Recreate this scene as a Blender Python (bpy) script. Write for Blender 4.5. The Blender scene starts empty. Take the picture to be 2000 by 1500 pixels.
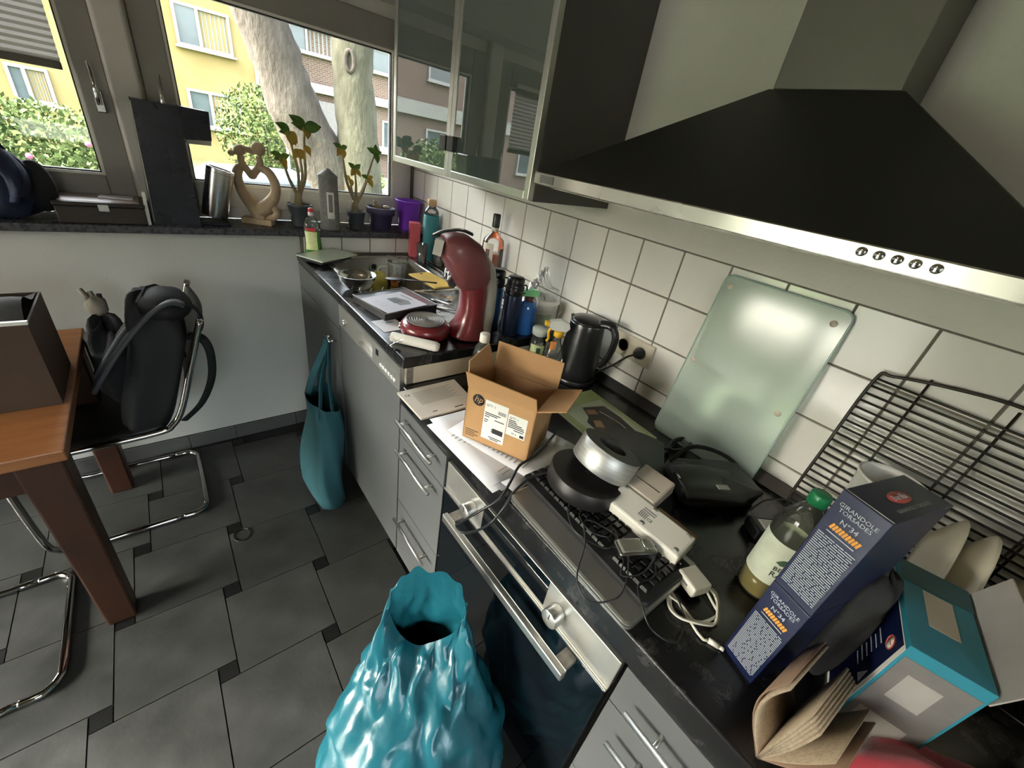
import bpy, bmesh, math, random
from mathutils import Vector, Matrix, Quaternion
random.seed(7)
SC = bpy.context.scene
COL = SC.collection
PI = math.pi
V = Vector

# ------------------------------------------------------------------ camera
cam_d = bpy.data.cameras.new('camera'); cam = bpy.data.objects.new('camera', cam_d); COL.objects.link(cam)
cam_d.sensor_width = 36.0; cam_d.lens = 36.0*790.69/2000; cam_d.clip_start = 0.02; cam_d.clip_end = 300
def _cam():
    y, p, r = math.radians(43.3254), math.radians(-29.3129), math.radians(10.5128)
    fwd = V((math.sin(y)*math.cos(p), math.cos(y)*math.cos(p), math.sin(p)))
    r0 = V((math.cos(y), -math.sin(y), 0)); u0 = r0.cross(fwd)
    rt = math.cos(r)*r0+math.sin(r)*u0; up = -math.sin(r)*r0+math.cos(r)*u0
    m = Matrix((rt, up, -fwd)).transposed().to_4x4(); m.translation = (0, 0, 1.59)
    cam.matrix_world = m
_cam(); SC.camera = cam

# ------------------------------------------------------------------ sky, sun, exposure
W = bpy.data.worlds.new('sky'); SC.world = W; W.use_nodes = True
_n = W.node_tree.nodes; _l = W.node_tree.links; _n.clear()
_o = _n.new('ShaderNodeOutputWorld'); _b = _n.new('ShaderNodeBackground'); _b.inputs[1].default_value = 1.0
_sky = _n.new('ShaderNodeTexSky'); _sky.sky_type = 'NISHITA'; _sky.sun_disc = False
_sky.sun_elevation = math.radians(42); _sky.sun_rotation = math.radians(-72); _sky.dust_density = 9.0; _sky.air_density = 1.0; _sky.ozone_density = 1.0
_hs = _n.new('ShaderNodeHueSaturation'); _hs.inputs['Saturation'].default_value = .45
_l.new(_sky.outputs[0], _hs.inputs['Color']); _l.new(_hs.outputs[0], _b.inputs[0]); _l.new(_b.outputs[0], _o.inputs[0])
vs = SC.view_settings; vs.view_transform = 'Standard'; vs.look = 'None'; vs.gamma = 1; vs.use_curve_mapping = False
vs.exposure = 2.8
FILL_LAMP = 1.0    # emission of the added, unseen fill lamp
try:
    SC.cycles.max_bounces = 10; SC.cycles.diffuse_bounces = 6; SC.cycles.transparent_max_bounces = 24
    SC.cycles.caustics_reflective = False; SC.cycles.caustics_refractive = False; SC.cycles.sample_clamp_indirect = 4
except Exception: pass

# ------------------------------------------------------------------ helpers
class MB:
    def __init__(s): s.v = []; s.f = []; s.m = []; s.s = []
    def add(s, vs, fs, mi=0, sm=False, T=None):
        b = len(s.v)
        s.v += [tuple((T @ V(p)) if T else V(p)) for p in vs]
        for f in fs: s.f.append(tuple(i+b for i in f)); s.m.append(mi); s.s.append(sm)
        return s
    def box(s, a, b, mi=0, T=None):
        x0, y0, z0 = a; x1, y1, z1 = b
        return s.add([(x0,y0,z0),(x1,y0,z0),(x1,y1,z0),(x0,y1,z0),(x0,y0,z1),(x1,y0,z1),(x1,y1,z1),(x0,y1,z1)],
              [(3,2,1,0),(4,5,6,7),(0,1,5,4),(1,2,6,5),(2,3,7,6),(3,0,4,7)], mi, False, T)
    def bc(s, c, d, mi=0, T=None):
        return s.box([c[i]-d[i]/2 for i in range(3)], [c[i]+d[i]/2 for i in range(3)], mi, T)
    def hexa(s, q0, q1, mi=0):   # two quads, bottom and top
        return s.add(list(q0)+list(q1), [(3,2,1,0),(4,5,6,7),(0,1,5,4),(1,2,6,5),(2,3,7,6),(3,0,4,7)], mi)
    def prism(s, poly, vec, mi=0, T=None, sm=False):
        n = len(poly); vec = V(vec); p0 = [V(p) for p in poly]; p1 = [p+vec for p in p0]
        s.add(p0+p1, [tuple(range(n-1,-1,-1)), tuple(range(n,2*n))], mi, False, T)
        s.add(p0+p1, [(i,(i+1)%n,n+(i+1)%n,n+i) for i in range(n)], mi, sm, T)
        return s
    def lathe(s, prof, n=24, o=(0,0,0), mi=0, T=None, sx=1, sy=1, sm=True):
        vs = []; fs = []; k = len(prof)
        for r, z in prof:
            for i in range(n):
                a = 2*PI*i/n; vs.append((o[0]+r*sx*math.cos(a), o[1]+r*sy*math.sin(a), o[2]+z))
        for j in range(k-1):
            for i in range(n):
                fs.append((j*n+i, j*n+(i+1)%n, (j+1)*n+(i+1)%n, (j+1)*n+i))
        if prof[0][0] > 1e-5: fs.append(tuple(range(n-1,-1,-1)))
        if prof[-1][0] > 1e-5: fs.append(tuple((k-1)*n+i for i in range(n)))
        return s.add(vs, fs, mi, sm, T)
    def cyl(s, p0, p1, r0, r1=None, n=16, mi=0, sm=True):
        r1 = r0 if r1 is None else r1
        p0 = V(p0); p1 = V(p1); d = p1-p0
        T = Matrix.Translation(p0) @ d.to_track_quat('Z', 'Y').to_matrix().to_4x4()
        return s.lathe([(r0,0),(r1,d.length)], n, (0,0,0), mi, T, sm=sm)
    def tube(s, pts, r, n=8, closed=False, mi=0, flat=None):
        pts = [V(p) for p in pts]; k = len(pts); rs = r if isinstance(r,(list,tuple)) else [r]*k
        vs = []; nrm = None
        for i in range(k):
            if closed: t = pts[(i+1)%k]-pts[i-1]
            else: t = pts[min(i+1,k-1)]-pts[max(i-1,0)]
            if t.length < 1e-9: t = V((0,0,1))
            t.normalize()
            if nrm is None:
                nrm = t.orthogonal().normalized()
            nrm = (nrm-t*nrm.dot(t))
            if nrm.length < 1e-6: nrm = t.orthogonal()
            nrm.normalize(); bn = t.cross(nrm)
            for j in range(n):
                a = 2*PI*j/n; e = flat or 1
                vs.append(pts[i]+rs[i]*(math.cos(a)*nrm+e*math.sin(a)*bn))
        fs = []
        for i in range(k if closed else k-1):
            for j in range(n):
                i2 = (i+1)%k; fs.append((i*n+j, i*n+(j+1)%n, i2*n+(j+1)%n, i2*n+j))
        if not closed: fs += [tuple(range(n-1,-1,-1)), tuple((k-1)*n+j for j in range(n))]
        return s.add(vs, fs, mi, True)
    def grid(s, fn, nu, nv, mi=0, cu=False, cv=False, sm=True, T=None):
        vs = [fn(i/(nu if cu else nu-1), j/(nv if cv else nv-1)) for j in range(nv) for i in range(nu)]
        fs = []
        for j in range(nv if cv else nv-1):
            for i in range(nu if cu else nu-1):
                i2 = (i+1)%nu; j2 = (j+1)%nv
                fs.append((j*nu+i, j*nu+i2, j2*nu+i2, j2*nu+i))
        return s.add(vs, fs, mi, sm, T)
    def ball(s, c, r, n=14, k=9, mi=0, T=None):
        r = r if isinstance(r,(tuple,list)) else (r,r,r)
        vs = [(c[0],c[1],c[2]-r[2])]; fs = []
        for j in range(1,k):
            b = -PI/2+PI*j/k
            for i in range(n):
                a = 2*PI*i/n; vs.append((c[0]+r[0]*math.cos(b)*math.cos(a), c[1]+r[1]*math.cos(b)*math.sin(a), c[2]+r[2]*math.sin(b)))
        vs.append((c[0],c[1],c[2]+r[2])); L = len(vs)-1
        for i in range(n):
            fs.append((0, 1+(i+1)%n, 1+i)); fs.append((L, L-n+i, L-n+(i+1)%n))
            for j in range(k-2): a0=1+j*n; fs.append((a0+i, a0+(i+1)%n, a0+n+(i+1)%n, a0+n+i))
        return s.add(vs, fs, mi, True, T)
    def mesh(s, name, mats):
        me = bpy.data.meshes.new(name); me.from_pydata(s.v, [], s.f); me.update()
        for m in (mats if isinstance(mats,(list,tuple)) else [mats]): me.materials.append(M(m))
        me.polygons.foreach_set('material_index', s.m); me.polygons.foreach_set('use_smooth', s.s)
        return me
    def build(s, name, mats, parent=None, world=False, loc=None, rz=0, bevel=0, sub=0, solid=0, seg=2, fix=False):
        if world and parent is not None:
            inv = parent.matrix_basis.inverted(); s.v = [tuple(inv @ V(p)) for p in s.v]
        elif world and loc is None:
            xs, ys, zs = zip(*s.v); loc = ((min(xs)+max(xs))/2, (min(ys)+max(ys))/2, min(zs))
            s.v = [(p[0]-loc[0], p[1]-loc[1], p[2]-loc[2]) for p in s.v]
        me = s.mesh(name, mats)
        if fix:
            bm = bmesh.new(); bm.from_mesh(me); bmesh.ops.remove_doubles(bm, verts=bm.verts, dist=1e-5)
            bmesh.ops.recalc_face_normals(bm, faces=bm.faces); bm.to_mesh(me); bm.free()
        o = bpy.data.objects.new(name, me); COL.objects.link(o)
        if parent is not None: o.parent = parent
        if loc is not None: o.location = loc
        if rz: o.rotation_euler = (0,0,rz)
        if solid:
            md = o.modifiers.new('solid','SOLIDIFY'); md.thickness = solid; md.offset = 0
        if bevel:
            md = o.modifiers.new('bevel','BEVEL'); md.width = bevel; md.segments = seg; md.limit_method = 'ANGLE'; md.angle_limit = .6
            md.harden_normals = False
        if sub:
            md = o.modifiers.new('sub','SUBSURF'); md.levels = sub; md.render_levels = sub
        return o
def tag(o, label, cat, group=None, kind=None):
    if label: o['label'] = label
    if cat: o['category'] = cat
    if group: o['group'] = group
    if kind: o['kind'] = kind
    return o
def thing(name, label, cat, loc=(0,0,0), rz=0, group=None):
    o = bpy.data.objects.new(name, None); COL.objects.link(o); o.empty_display_size = .05
    o.matrix_basis = Matrix.Translation(V(loc)) @ Matrix.Rotation(rz, 4, 'Z')
    return tag(o, label, cat, group)
def struct(o): o['kind'] = 'structure'; return o
def part_at(o, label): o['label'] = label; return o
def TR(loc=(0,0,0), rx=0, ry=0, rz=0):
    return Matrix.Translation(V(loc)) @ Matrix.Rotation(rz,4,'Z') @ Matrix.Rotation(ry,4,'Y') @ Matrix.Rotation(rx,4,'X')
def frame(o, x, y):   # matrix whose local x,y run along the two world vectors
    x = V(x).normalized(); z = x.cross(V(y)).normalized(); y = z.cross(x)
    m = Matrix((x, y, z)).transposed().to_4x4(); m.translation = o; return m
def spl(pts, n=8, closed=False):   # Catmull-Rom
    pts = [V(p) for p in pts]; k = len(pts); out = []
    for i in range(k if closed else k-1):
        g = (lambda j: pts[j % k]) if closed else (lambda j: pts[min(max(j,0),k-1)])
        a, b, c, d = g(i-1), g(i), g(i+1), g(i+2)
        for t in range(n):
            u = t/n
            out.append(.5*((2*b)+(c-a)*u+(2*a-5*b+4*c-d)*u*u+(3*b-3*c+d-a)*u**3))
    if not closed: out.append(pts[-1])
    return out
_txt = {}
def text(parent, s, T, size, mat, align='LEFT', ext=.0002, sx=1.0, name='lettering'):
    """flat lettering as a mesh; T maps text plane (x right, y up, z out) into the parent's space"""
    c = bpy.data.curves.new('t', 'FONT'); c.body = s; c.size = size; c.align_x = align; c.extrude = ext; c.resolution_u = 2
    o = bpy.data.objects.new('t', c); COL.objects.link(o)
    dg = bpy.context.evaluated_depsgraph_get(); me = bpy.data.meshes.new_from_object(o.evaluated_get(dg))
    bpy.data.objects.remove(o); bpy.data.curves.remove(c)
    me.transform(T @ Matrix.Diagonal((sx,1,1,1))); me.name = name; me.materials.clear(); me.materials.append(M(mat))
    q = bpy.data.objects.new(name, me); COL.objects.link(q); q.parent = parent
    return q

# ------------------------------------------------------------------ materials (all procedural)
_M = {}; DEF = {}
def M(n):
    if n not in _M: _M[n] = DEF[n](n) if callable(DEF[n]) else basic(n, **DEF[n])
    return _M[n]
def _new(n):
    m = bpy.data.materials.new(n); m.use_nodes = True; nt = m.node_tree
    return m, nt, nt.nodes['Principled BSDF']
def setp(p, **k):
    for a, b in k.items():
        a = {'Sub':'Subsurface Weight'}.get(a, a)
        if a in p.inputs: p.inputs[a].default_value = b
def rgba(c): return (c[0], c[1], c[2], 1)
def node(nt, t, **k):
    n = nt.nodes.new(t)
    for a, b in k.items():
        if a in n.inputs: n.inputs[a].default_value = b
        else: setattr(n, a, b)
    return n
def coords(nt, sc=(1,1,1), kind='Object'):
    tc = node(nt, 'ShaderNodeTexCoord'); mp = node(nt, 'ShaderNodeMapping'); mp.inputs['Scale'].default_value = sc
    nt.links.new(tc.outputs[kind], mp.inputs[0]); return mp.outputs[0]
def basic(n, c=(.5,.5,.5), r=.5, m=0, var=.12, vs=9, sc=(1,1,1), bump=0, bs=60, bd=None, tr=0, ior=1.5, coat=0, spec=.5, c2=None, sheen=0, em=0, sss=0, rv=0, aniso=0, det=4, thin=0):
    mt, nt, p = _new(n); L = nt.links
    setp(p, Roughness=r, Metallic=m, IOR=ior); setp(p, **{'Specular IOR Level':spec, 'Coat Weight':coat, 'Transmission Weight':tr, 'Sheen Weight':sheen, 'Subsurface Weight':sss, 'Coat Roughness':.08})
    p.inputs['Base Color'].default_value = rgba(c)
    if sss: p.inputs['Subsurface Radius'].default_value = (.01,.01,.01)
    if em: p.inputs['Emission Color'].default_value = rgba(c); p.inputs['Emission Strength'].default_value = em
    co = coords(nt, sc)
    if var or c2 or rv:
        nz = node(nt, 'ShaderNodeTexNoise'); nz.inputs['Scale'].default_value = vs; nz.inputs['Detail'].default_value = det; nz.inputs['Roughness'].default_value = .6
        L.new(co, nz.inputs['Vector'])
        rp = node(nt, 'ShaderNodeValToRGB'); e = rp.color_ramp.elements
        e[0].position = .3; e[1].position = .72
        if c2: e[0].color = rgba(c); e[1].color = rgba(c2)
        else:
            e[0].color = rgba([x*(1-var) for x in c]); e[1].color = rgba([min(1,x*(1+var)) for x in c])
        L.new(nz.outputs[0], rp.inputs[0]); L.new(rp.outputs[0], p.inputs['Base Color'])
        if rv:
            mr = node(nt, 'ShaderNodeMapRange'); mr.inputs[3].default_value = max(0,r-rv); mr.inputs[4].default_value = min(1,r+rv); mr.inputs[1].default_value=.3; mr.inputs[2].default_value=.7
            L.new(nz.outputs[0], mr.inputs[0]); L.new(mr.outputs[0], p.inputs['Roughness'])
    if bump:
        nb = node(nt, 'ShaderNodeTexNoise'); nb.inputs['Scale'].default_value = bs; nb.inputs['Detail'].default_value = 5
        L.new(co, nb.inputs['Vector'])
        bp = node(nt, 'ShaderNodeBump'); bp.inputs['Strength'].default_value = bump; bp.inputs['Distance'].default_value = bd or .004
        L.new(nb.outputs[0], bp.inputs['Height']); L.new(bp.outputs[0], p.inputs['Normal'])
    return mt
def pane_glass(n, tint=(1,1,1), rough=0.0, ior=1.5, haze=None, hz=0):
    """thin sheet: transparent with a fresnel reflection, so daylight passes; optional milky share"""
    mt = bpy.data.materials.new(n); mt.use_nodes = True; nt = mt.node_tree; nt.nodes.clear(); L = nt.links
    o = node(nt,'ShaderNodeOutputMaterial'); mx = node(nt,'ShaderNodeMixShader'); fr = node(nt,'ShaderNodeFresnel'); fr.inputs[0].default_value = ior
    t = node(nt,'ShaderNodeBsdfTransparent'); t.inputs[0].default_value = rgba(tint); g = node(nt,'ShaderNodeBsdfGlossy'); g.inputs['Roughness'].default_value = rough
    first = t.outputs[0]
    if hz:
        d = node(nt,'ShaderNodeBsdfDiffuse'); d.inputs[0].default_value = rgba(haze); tl = node(nt,'ShaderNodeBsdfTranslucent'); tl.inputs[0].default_value = rgba(haze)
        a = node(nt,'ShaderNodeMixShader'); a.inputs[0].default_value = .5; L.new(d.outputs[0],a.inputs[1]); L.new(tl.outputs[0],a.inputs[2])
        b = node(nt,'ShaderNodeMixShader'); b.inputs[0].default_value = hz; L.new(t.outputs[0],b.inputs[1]); L.new(a.outputs[0],b.inputs[2]); first = b.outputs[0]
    L.new(fr.outputs[0], mx.inputs[0]); L.new(first, mx.inputs[1]); L.new(g.outputs[0], mx.inputs[2]); L.new(mx.outputs[0], o.inputs[0])
    return mt
def marble(n):
    mt, nt, p = _new(n); L = nt.links; setp(p, Roughness=.18); setp(p, **{'Specular IOR Level':.6})
    co = coords(nt, (1,1,1))
    n1 = node(nt,'ShaderNodeTexNoise'); n1.inputs['Scale'].default_value = 38; n1.inputs['Detail'].default_value = 9; n1.inputs['Roughness'].default_value=.75; n1.inputs['Distortion'].default_value = 1.2
    L.new(co, n1.inputs['Vector'])
    a = node(nt,'ShaderNodeMath', operation='SUBTRACT'); a.inputs[1].default_value = .5; b = node(nt,'ShaderNodeMath', operation='ABSOLUTE')
    L.new(n1.outputs[0], a.inputs[0]); L.new(a.outputs[0], b.inputs[0])
    rp = node(nt,'ShaderNodeValToRGB'); rp.color_ramp.elements[0].position = 0; rp.color_ramp.elements[0].color = (1,1,1,1); rp.color_ramp.elements[1].position = .010; rp.color_ramp.elements[1].color = (0,0,0,1)
    L.new(b.outputs[0], rp.inputs[0])
    n2 = node(nt,'ShaderNodeTexNoise'); n2.inputs['Scale'].default_value = 13; n2.inputs['Detail'].default_value = 5; L.new(co, n2.inputs['Vector'])
    r2 = node(nt,'ShaderNodeValToRGB'); r2.color_ramp.elements[0].position = .555; r2.color_ramp.elements[0].color=(0,0,0,1); r2.color_ramp.elements[1].position=.68; L.new(n2.outputs[0], r2.inputs[0])
    mu = node(nt,'ShaderNodeMath', operation='MULTIPLY'); L.new(rp.outputs[0], mu.inputs[0]); L.new(r2.outputs[0], mu.inputs[1])
    mx = node(nt,'ShaderNodeMixRGB'); mx.inputs[1].default_value = (.007,.007,.008,1); mx.inputs[2].default_value = (.33,.32,.31,1)
    L.new(mu.outputs[0], mx.inputs[0]); L.new(mx.outputs[0], p.inputs['Base Color'])
    mr = node(nt,'ShaderNodeMapRange'); mr.inputs[3].default_value=.12; mr.inputs[4].default_value=.38; L.new(n2.outputs[0], mr.inputs[0]); L.new(mr.outputs[0], p.inputs['Roughness'])
    return mt
def brick(n, c1, c2, mortar, sc=1.0, w=.25, h=.08):
    mt, nt, p = _new(n); L = nt.links; setp(p, Roughness=.95); setp(p, **{'Specular IOR Level':.05})
    tc = node(nt,'ShaderNodeTexCoord'); sp = node(nt,'ShaderNodeSeparateXYZ'); cb = node(nt,'ShaderNodeCombineXYZ')
    L.new(tc.outputs['Object'], sp.inputs[0]); L.new(sp.outputs[0], cb.inputs[0]); L.new(sp.outputs[2], cb.inputs[1])
    bt = node(nt,'ShaderNodeTexBrick'); L.new(cb.outputs[0], bt.inputs['Vector'])
    bt.inputs['Color1'].default_value = rgba(c1); bt.inputs['Color2'].default_value = rgba(c2); bt.inputs['Mortar'].default_value = rgba(mortar)
    bt.inputs['Scale'].default_value = sc; bt.inputs['Brick Width'].default_value = w; bt.inputs['Row Height'].default_value = h; bt.inputs['Mortar Size'].default_value = .016
    L.new(bt.outputs[0], p.inputs['Base Color']); return mt
def leafmat(n, c1, c2):
    mt, nt, p = _new(n); L = nt.links; setp(p, Roughness=.9); setp(p, **{'Specular IOR Level':.05}); p.inputs['Base Color'].default_value = rgba(c1)
    oi = node(nt,'ShaderNodeTexNoise'); oi.inputs['Scale'].default_value = 3; L.new(coords(nt), oi.inputs['Vector'])
    rp = node(nt,'ShaderNodeValToRGB'); rp.color_ramp.elements[0].color = rgba(c1); rp.color_ramp.elements[1].color = rgba(c2); rp.color_ramp.elements[0].position=.35; rp.color_ramp.elements[1].position=.65
    L.new(oi.outputs[0], rp.inputs[0]); L.new(rp.outputs[0], p.inputs['Base Color'])
    return mt
# ================================================================== materials of the setting
DEF.update({
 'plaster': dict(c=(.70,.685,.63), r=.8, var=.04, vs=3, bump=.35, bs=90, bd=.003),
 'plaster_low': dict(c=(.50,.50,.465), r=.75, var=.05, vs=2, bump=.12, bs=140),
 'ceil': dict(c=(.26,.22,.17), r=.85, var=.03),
 'tile': dict(c=(.80,.785,.73), r=.13, var=.03, vs=4, rv=.05, bump=.05, bs=14, bd=.002),
 'grout': dict(c=(.16,.145,.12), r=.9, var=.2, vs=60),
 'floor_tile': dict(c=(.030,.031,.029), c2=(.058,.059,.055), r=.42, vs=7, bump=.35, bs=30, bd=.003, rv=.1),
 'floor_small': dict(c=(.008,.008,.008), r=.35, bump=.2, bs=40),
 'floor_grout': dict(c=(.006,.006,.006), r=.9),
 'base_tile': dict(c=(.085,.085,.082), r=.45, vs=8, bump=.15, bs=40),
 'stone': dict(c=(.035,.036,.042), c2=(.06,.062,.07), r=.3, vs=70, rv=.12),
 'frame_white': dict(c=(.66,.63,.57), r=.4, var=.05),
 'sash': dict(c=(.30,.28,.25), r=.42, var=.06),  # pale sash seen against the light: backlit shade put into the colour
 'bead': dict(c=(.8,.78,.7), r=.35, var=.03),
 'gasket': dict(c=(.01,.01,.01), r=.6),
 'chrome': dict(c=(.72,.72,.7), r=.12, m=1, var=.05),
 'steel': dict(c=(.62,.61,.58), r=.27, m=1, var=.10, vs=5, sc=(1,1,60)),
 'steel_h': dict(c=(.60,.59,.55), r=.24, m=1, var=.12, vs=4, sc=(1,1,1), rv=.1),
 'alu': dict(c=(.64,.63,.60), r=.33, m=1, var=.05),
 'pane': lambda n: pane_glass(n, (.97,.99,.97)),
 'blind': lambda n: pane_glass(n, (.0,.0,.0), .6, 1.2, (.30,.275,.25), .97),
 'blind_bar': dict(c=(.10,.09,.07), r=.5),
 # outside
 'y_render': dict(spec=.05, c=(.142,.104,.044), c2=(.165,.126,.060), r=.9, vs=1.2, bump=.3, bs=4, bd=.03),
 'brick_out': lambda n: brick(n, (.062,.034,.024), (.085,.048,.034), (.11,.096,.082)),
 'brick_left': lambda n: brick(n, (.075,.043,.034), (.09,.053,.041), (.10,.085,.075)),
 'concrete': dict(spec=.05, c=(.17,.165,.155), r=.9, var=.1),
 'out_white': dict(spec=.05, c=(.21,.205,.20), r=.6, var=.03),
 'out_glass': dict(c=(.05,.06,.065), r=.06, var=.3, vs=.8, spec=.7),
 'curtain': dict(spec=.05, c=(.14,.14,.135), r=.9, var=.25, vs=14, sc=(1,1,.03)),
 'out_dark': dict(c=(.10,.09,.085), r=.8),
 'asphalt': dict(spec=.05, c=(.10,.10,.095), r=.9),
 'lawn': dict(spec=.05, c=(.06,.10,.03), c2=(.09,.13,.045), r=.95, vs=5, bump=.6, bs=20),
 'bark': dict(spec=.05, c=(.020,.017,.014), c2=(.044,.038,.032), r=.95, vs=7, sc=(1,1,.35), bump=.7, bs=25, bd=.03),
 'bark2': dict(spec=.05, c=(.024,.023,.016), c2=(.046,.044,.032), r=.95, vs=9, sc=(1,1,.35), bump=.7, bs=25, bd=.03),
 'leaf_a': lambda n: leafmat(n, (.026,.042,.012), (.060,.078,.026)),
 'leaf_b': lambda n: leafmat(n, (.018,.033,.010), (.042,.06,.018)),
 'car': dict(c=(.12,.16,.20), r=.2, coat=.5), 'red': dict(c=(.6,.06,.05), r=.5), 'petal': dict(c=(.7,.05,.12), r=.6),
 'roofmat': dict(c=(.25,.12,.08), r=.9),
})
DEF['marble_d'] = dict(c=(.02,.02,.021), r=.3)
DEF['marble'] = marble
FZ = 0.0
CEIL = 2.5
RX0, RX1, RY0, RY1 = -3.6, 1.2, -2.2, 2.22
# ------------------------------------------------------------------ floor: pinwheel of slate squares and small black insets
fl = struct(MB().box((RX0-.1,RY0-.1,-.06),(RX1+.1,RY1+.25,-.006)).build('floor','floor_grout',world=True))
A, B = .302, .0525; J = .0035
big = MB().box((J/2,J/2,-.012),(A-J/2,A-J/2,0)).mesh('floor_tile','floor_tile')
sml = MB().box((J/2,J/2,-.012),(B-J/2,B-J/2,-.001)).mesh('floor_inset','floor_small')
ox, oy = -.059-B/2-A, 1.253+B/2-A      # so that one inset is centred on (-.059, 1.253)
for i in range(-9, 9):
    for j in range(-11, 9):
        x = ox+i*A+j*B; y = oy-i*B+j*A
        if -1.9 < x+.15 < .62 and -.35 < y+.15 < 2.18:
            for me, dx, dy in ((big,0,0),(sml,A,A-B)):
                o = bpy.data.objects.new(me.name, me); COL.objects.link(o); o.parent = fl
                o.location = V((x+dx,y+dy,0))-fl.location
# beyond the tiles the photo shows, the floor goes on plain
rest = MB().box((RX0,RY0,-.012),(-1.95,RY1,-.0045)).box((-1.95,RY0,-.012),(RX1,-.4,-.0045)).build('floor_rest','floor_tile',fl,world=True)
# ------------------------------------------------------------------ walls
struct(MB().box((RX0-.1,RY0-.1,CEIL),(RX1+.1,RY1+.3,CEIL+.08)).build('ceiling','ceil',world=True))
D0, D1, DZ = .2, 2.1, 1.95      # unseen glazed doors added in the left wall to brighten the room
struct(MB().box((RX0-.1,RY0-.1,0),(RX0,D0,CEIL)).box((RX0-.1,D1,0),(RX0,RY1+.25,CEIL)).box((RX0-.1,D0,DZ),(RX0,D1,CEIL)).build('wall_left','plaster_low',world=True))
for k in range(2):
    y0 = D0+k*(D1-D0)/2; y1 = y0+(D1-D0)/2; t = .07
    f = MB(); f.box((RX0-.08,y0,0),(RX0-.02,y0+t,DZ)).box((RX0-.08,y1-t,0),(RX0-.02,y1,DZ)).box((RX0-.08,y0+t,0),(RX0-.02,y1-t,t)).box((RX0-.08,y0+t,DZ-t),(RX0-.02,y1-t,DZ))
    d = struct(f.build('fill_door_%d' % (k+4),'frame_white',world=True))
    MB().box((RX0-.052,y0+t,t),(RX0-.048,y1-t,DZ-t)).build('pane','pane',d,world=True)
bw = MB(); bw.box((RX0,RY0-.1,0),(-1.35,RY0,CEIL)).box((-.15,RY0-.1,0),(RX1,RY0,CEIL)).box((-1.35,RY0-.1,2.15),(-.15,RY0,CEIL)).box((-1.35,RY0-.1,0),(-.15,RY0,.85))
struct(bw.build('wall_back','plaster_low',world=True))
wb = MB(); wb.box((-1.35,RY0-.07,.85),(-1.27,RY0-.02,2.15)).box((-.23,RY0-.07,.85),(-.15,RY0-.02,2.15)).box((-1.27,RY0-.07,.85),(-.23,RY0-.02,.93)).box((-1.27,RY0-.07,2.07),(-.23,RY0-.02,2.15))
w3 = struct(wb.build('added_back_window','frame_white',world=True))  # unseen window added behind the camera as fill light
MB().box((-1.27,RY0-.048,.93),(-.23,RY0-.044,2.07)).build('pane','pane',w3,world=True)
ww = MB(); ww.box((-1.2,RY1,0),(RX1,2.5,1.08)).box((RX0,RY1,0),(-3.5,2.5,CEIL)).box((-3.5,RY1,2.10),(RX1,2.5,CEIL))
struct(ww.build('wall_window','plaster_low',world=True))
for k in range(3):       # unseen glazing left of the windows, made full-height doors for more light
    x0 = -3.5+k*(2.3/3); x1 = x0+2.3/3; t = .065
    f = MB(); f.box((x0,2.40,.0),(x0+t,2.47,2.1)).box((x1-t,2.40,0),(x1,2.47,2.1)).box((x0+t,2.40,0),(x1-t,2.47,t)).box((x0+t,2.40,2.1-t),(x1-t,2.47,2.1))
    d = struct(f.build('fill_door_%d' % (k+1),'frame_white',world=True))
    MB().box((x0+t,2.43,t),(x1-t,2.434,2.1-t)).build('pane','pane',d,world=True)
wr = MB(); wr.box((1.2,RY0,0),(1.34,2.52,CEIL))
wr.box((1.193,RY0,1.4235),(1.2,2.39,CEIL))
wallr = struct(wr.build('wall_right',['plaster'],world=True))
# tiled splashback: grout bed and every tile on it
P, TZ = .1476, 1.4225
bed = MB().box((1.1935,-1.2,.86),(1.2,2.392,TZ+.001)).build('grout_bed','grout',wallr,world=True)
full = {}
def wall_tile(y0, y1, z0, z1, parent):
    key = (round(y1-y0,4), round(z1-z0,4))
    if key not in full:
        b = MB(); d = .0016
        w, h = y1-y0, z1-z0
        b.hexa([(0,0,0),(0,w,0),(0,w,h),(0,0,h)], [(-.0065,d,d),(-.0065,w-d,d),(-.0065,w-d,h-d),(-.0065,d,h-d)])
        full[key] = b.mesh('wall_tile','tile')
    o = bpy.data.objects.new('wall_tile', full[key]); COL.objects.link(o); o.parent = parent
    o.location = V((1.1965,y0,z0))-parent.location
g = .0034
yl = .1896    # a vertical joint (pixel 1677,593)
cols = []
k = -10
while True:
    y0 = yl+k*P; y1 = y0+P
    if y0 > 2.389: break
    if y1 > -1.15: cols.append((max(y0,-1.15)+g/2, min(y1,2.391)-g/2))
    k += 1
for c0, c1 in cols:
    if c1-c0 < .01: continue
    for r in range(4):
        z1 = TZ-r*P-g/2; z0 = TZ-(r+1)*P+g/2
        z0 = max(z0, .9 if c0 < 1.0 else .985)
        if z1-z0 > .012: wall_tile(c0, c1, z0, z1, wallr)
# tile strip under the window sill, on the window wall
wt = struct(MB().box((.515,2.2155,.99),(1.193,2.22,1.08)).build('trim_1','grout',world=True))
for k in range(5):
    x1 = 1.0085+ (1-k)*P*1.0; x0 = x1-P
    x0, x1 = max(x0,.53)+g/2, min(x1,1.192)-g/2
    if x1-x0 > .02:
        b = MB(); b.hexa([(x0,2.218,.995),(x1,2.218,.995),(x1,2.218,1.078),(x0,2.218,1.078)][::-1], [(x0+.0016,2.2115,.9966),(x1-.0016,2.2115,.9966),(x1-.0016,2.2115,1.0764),(x0+.0016,2.2115,1.0764)][::-1])
        b.build('wall_tile','tile',wt,world=True)
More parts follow.
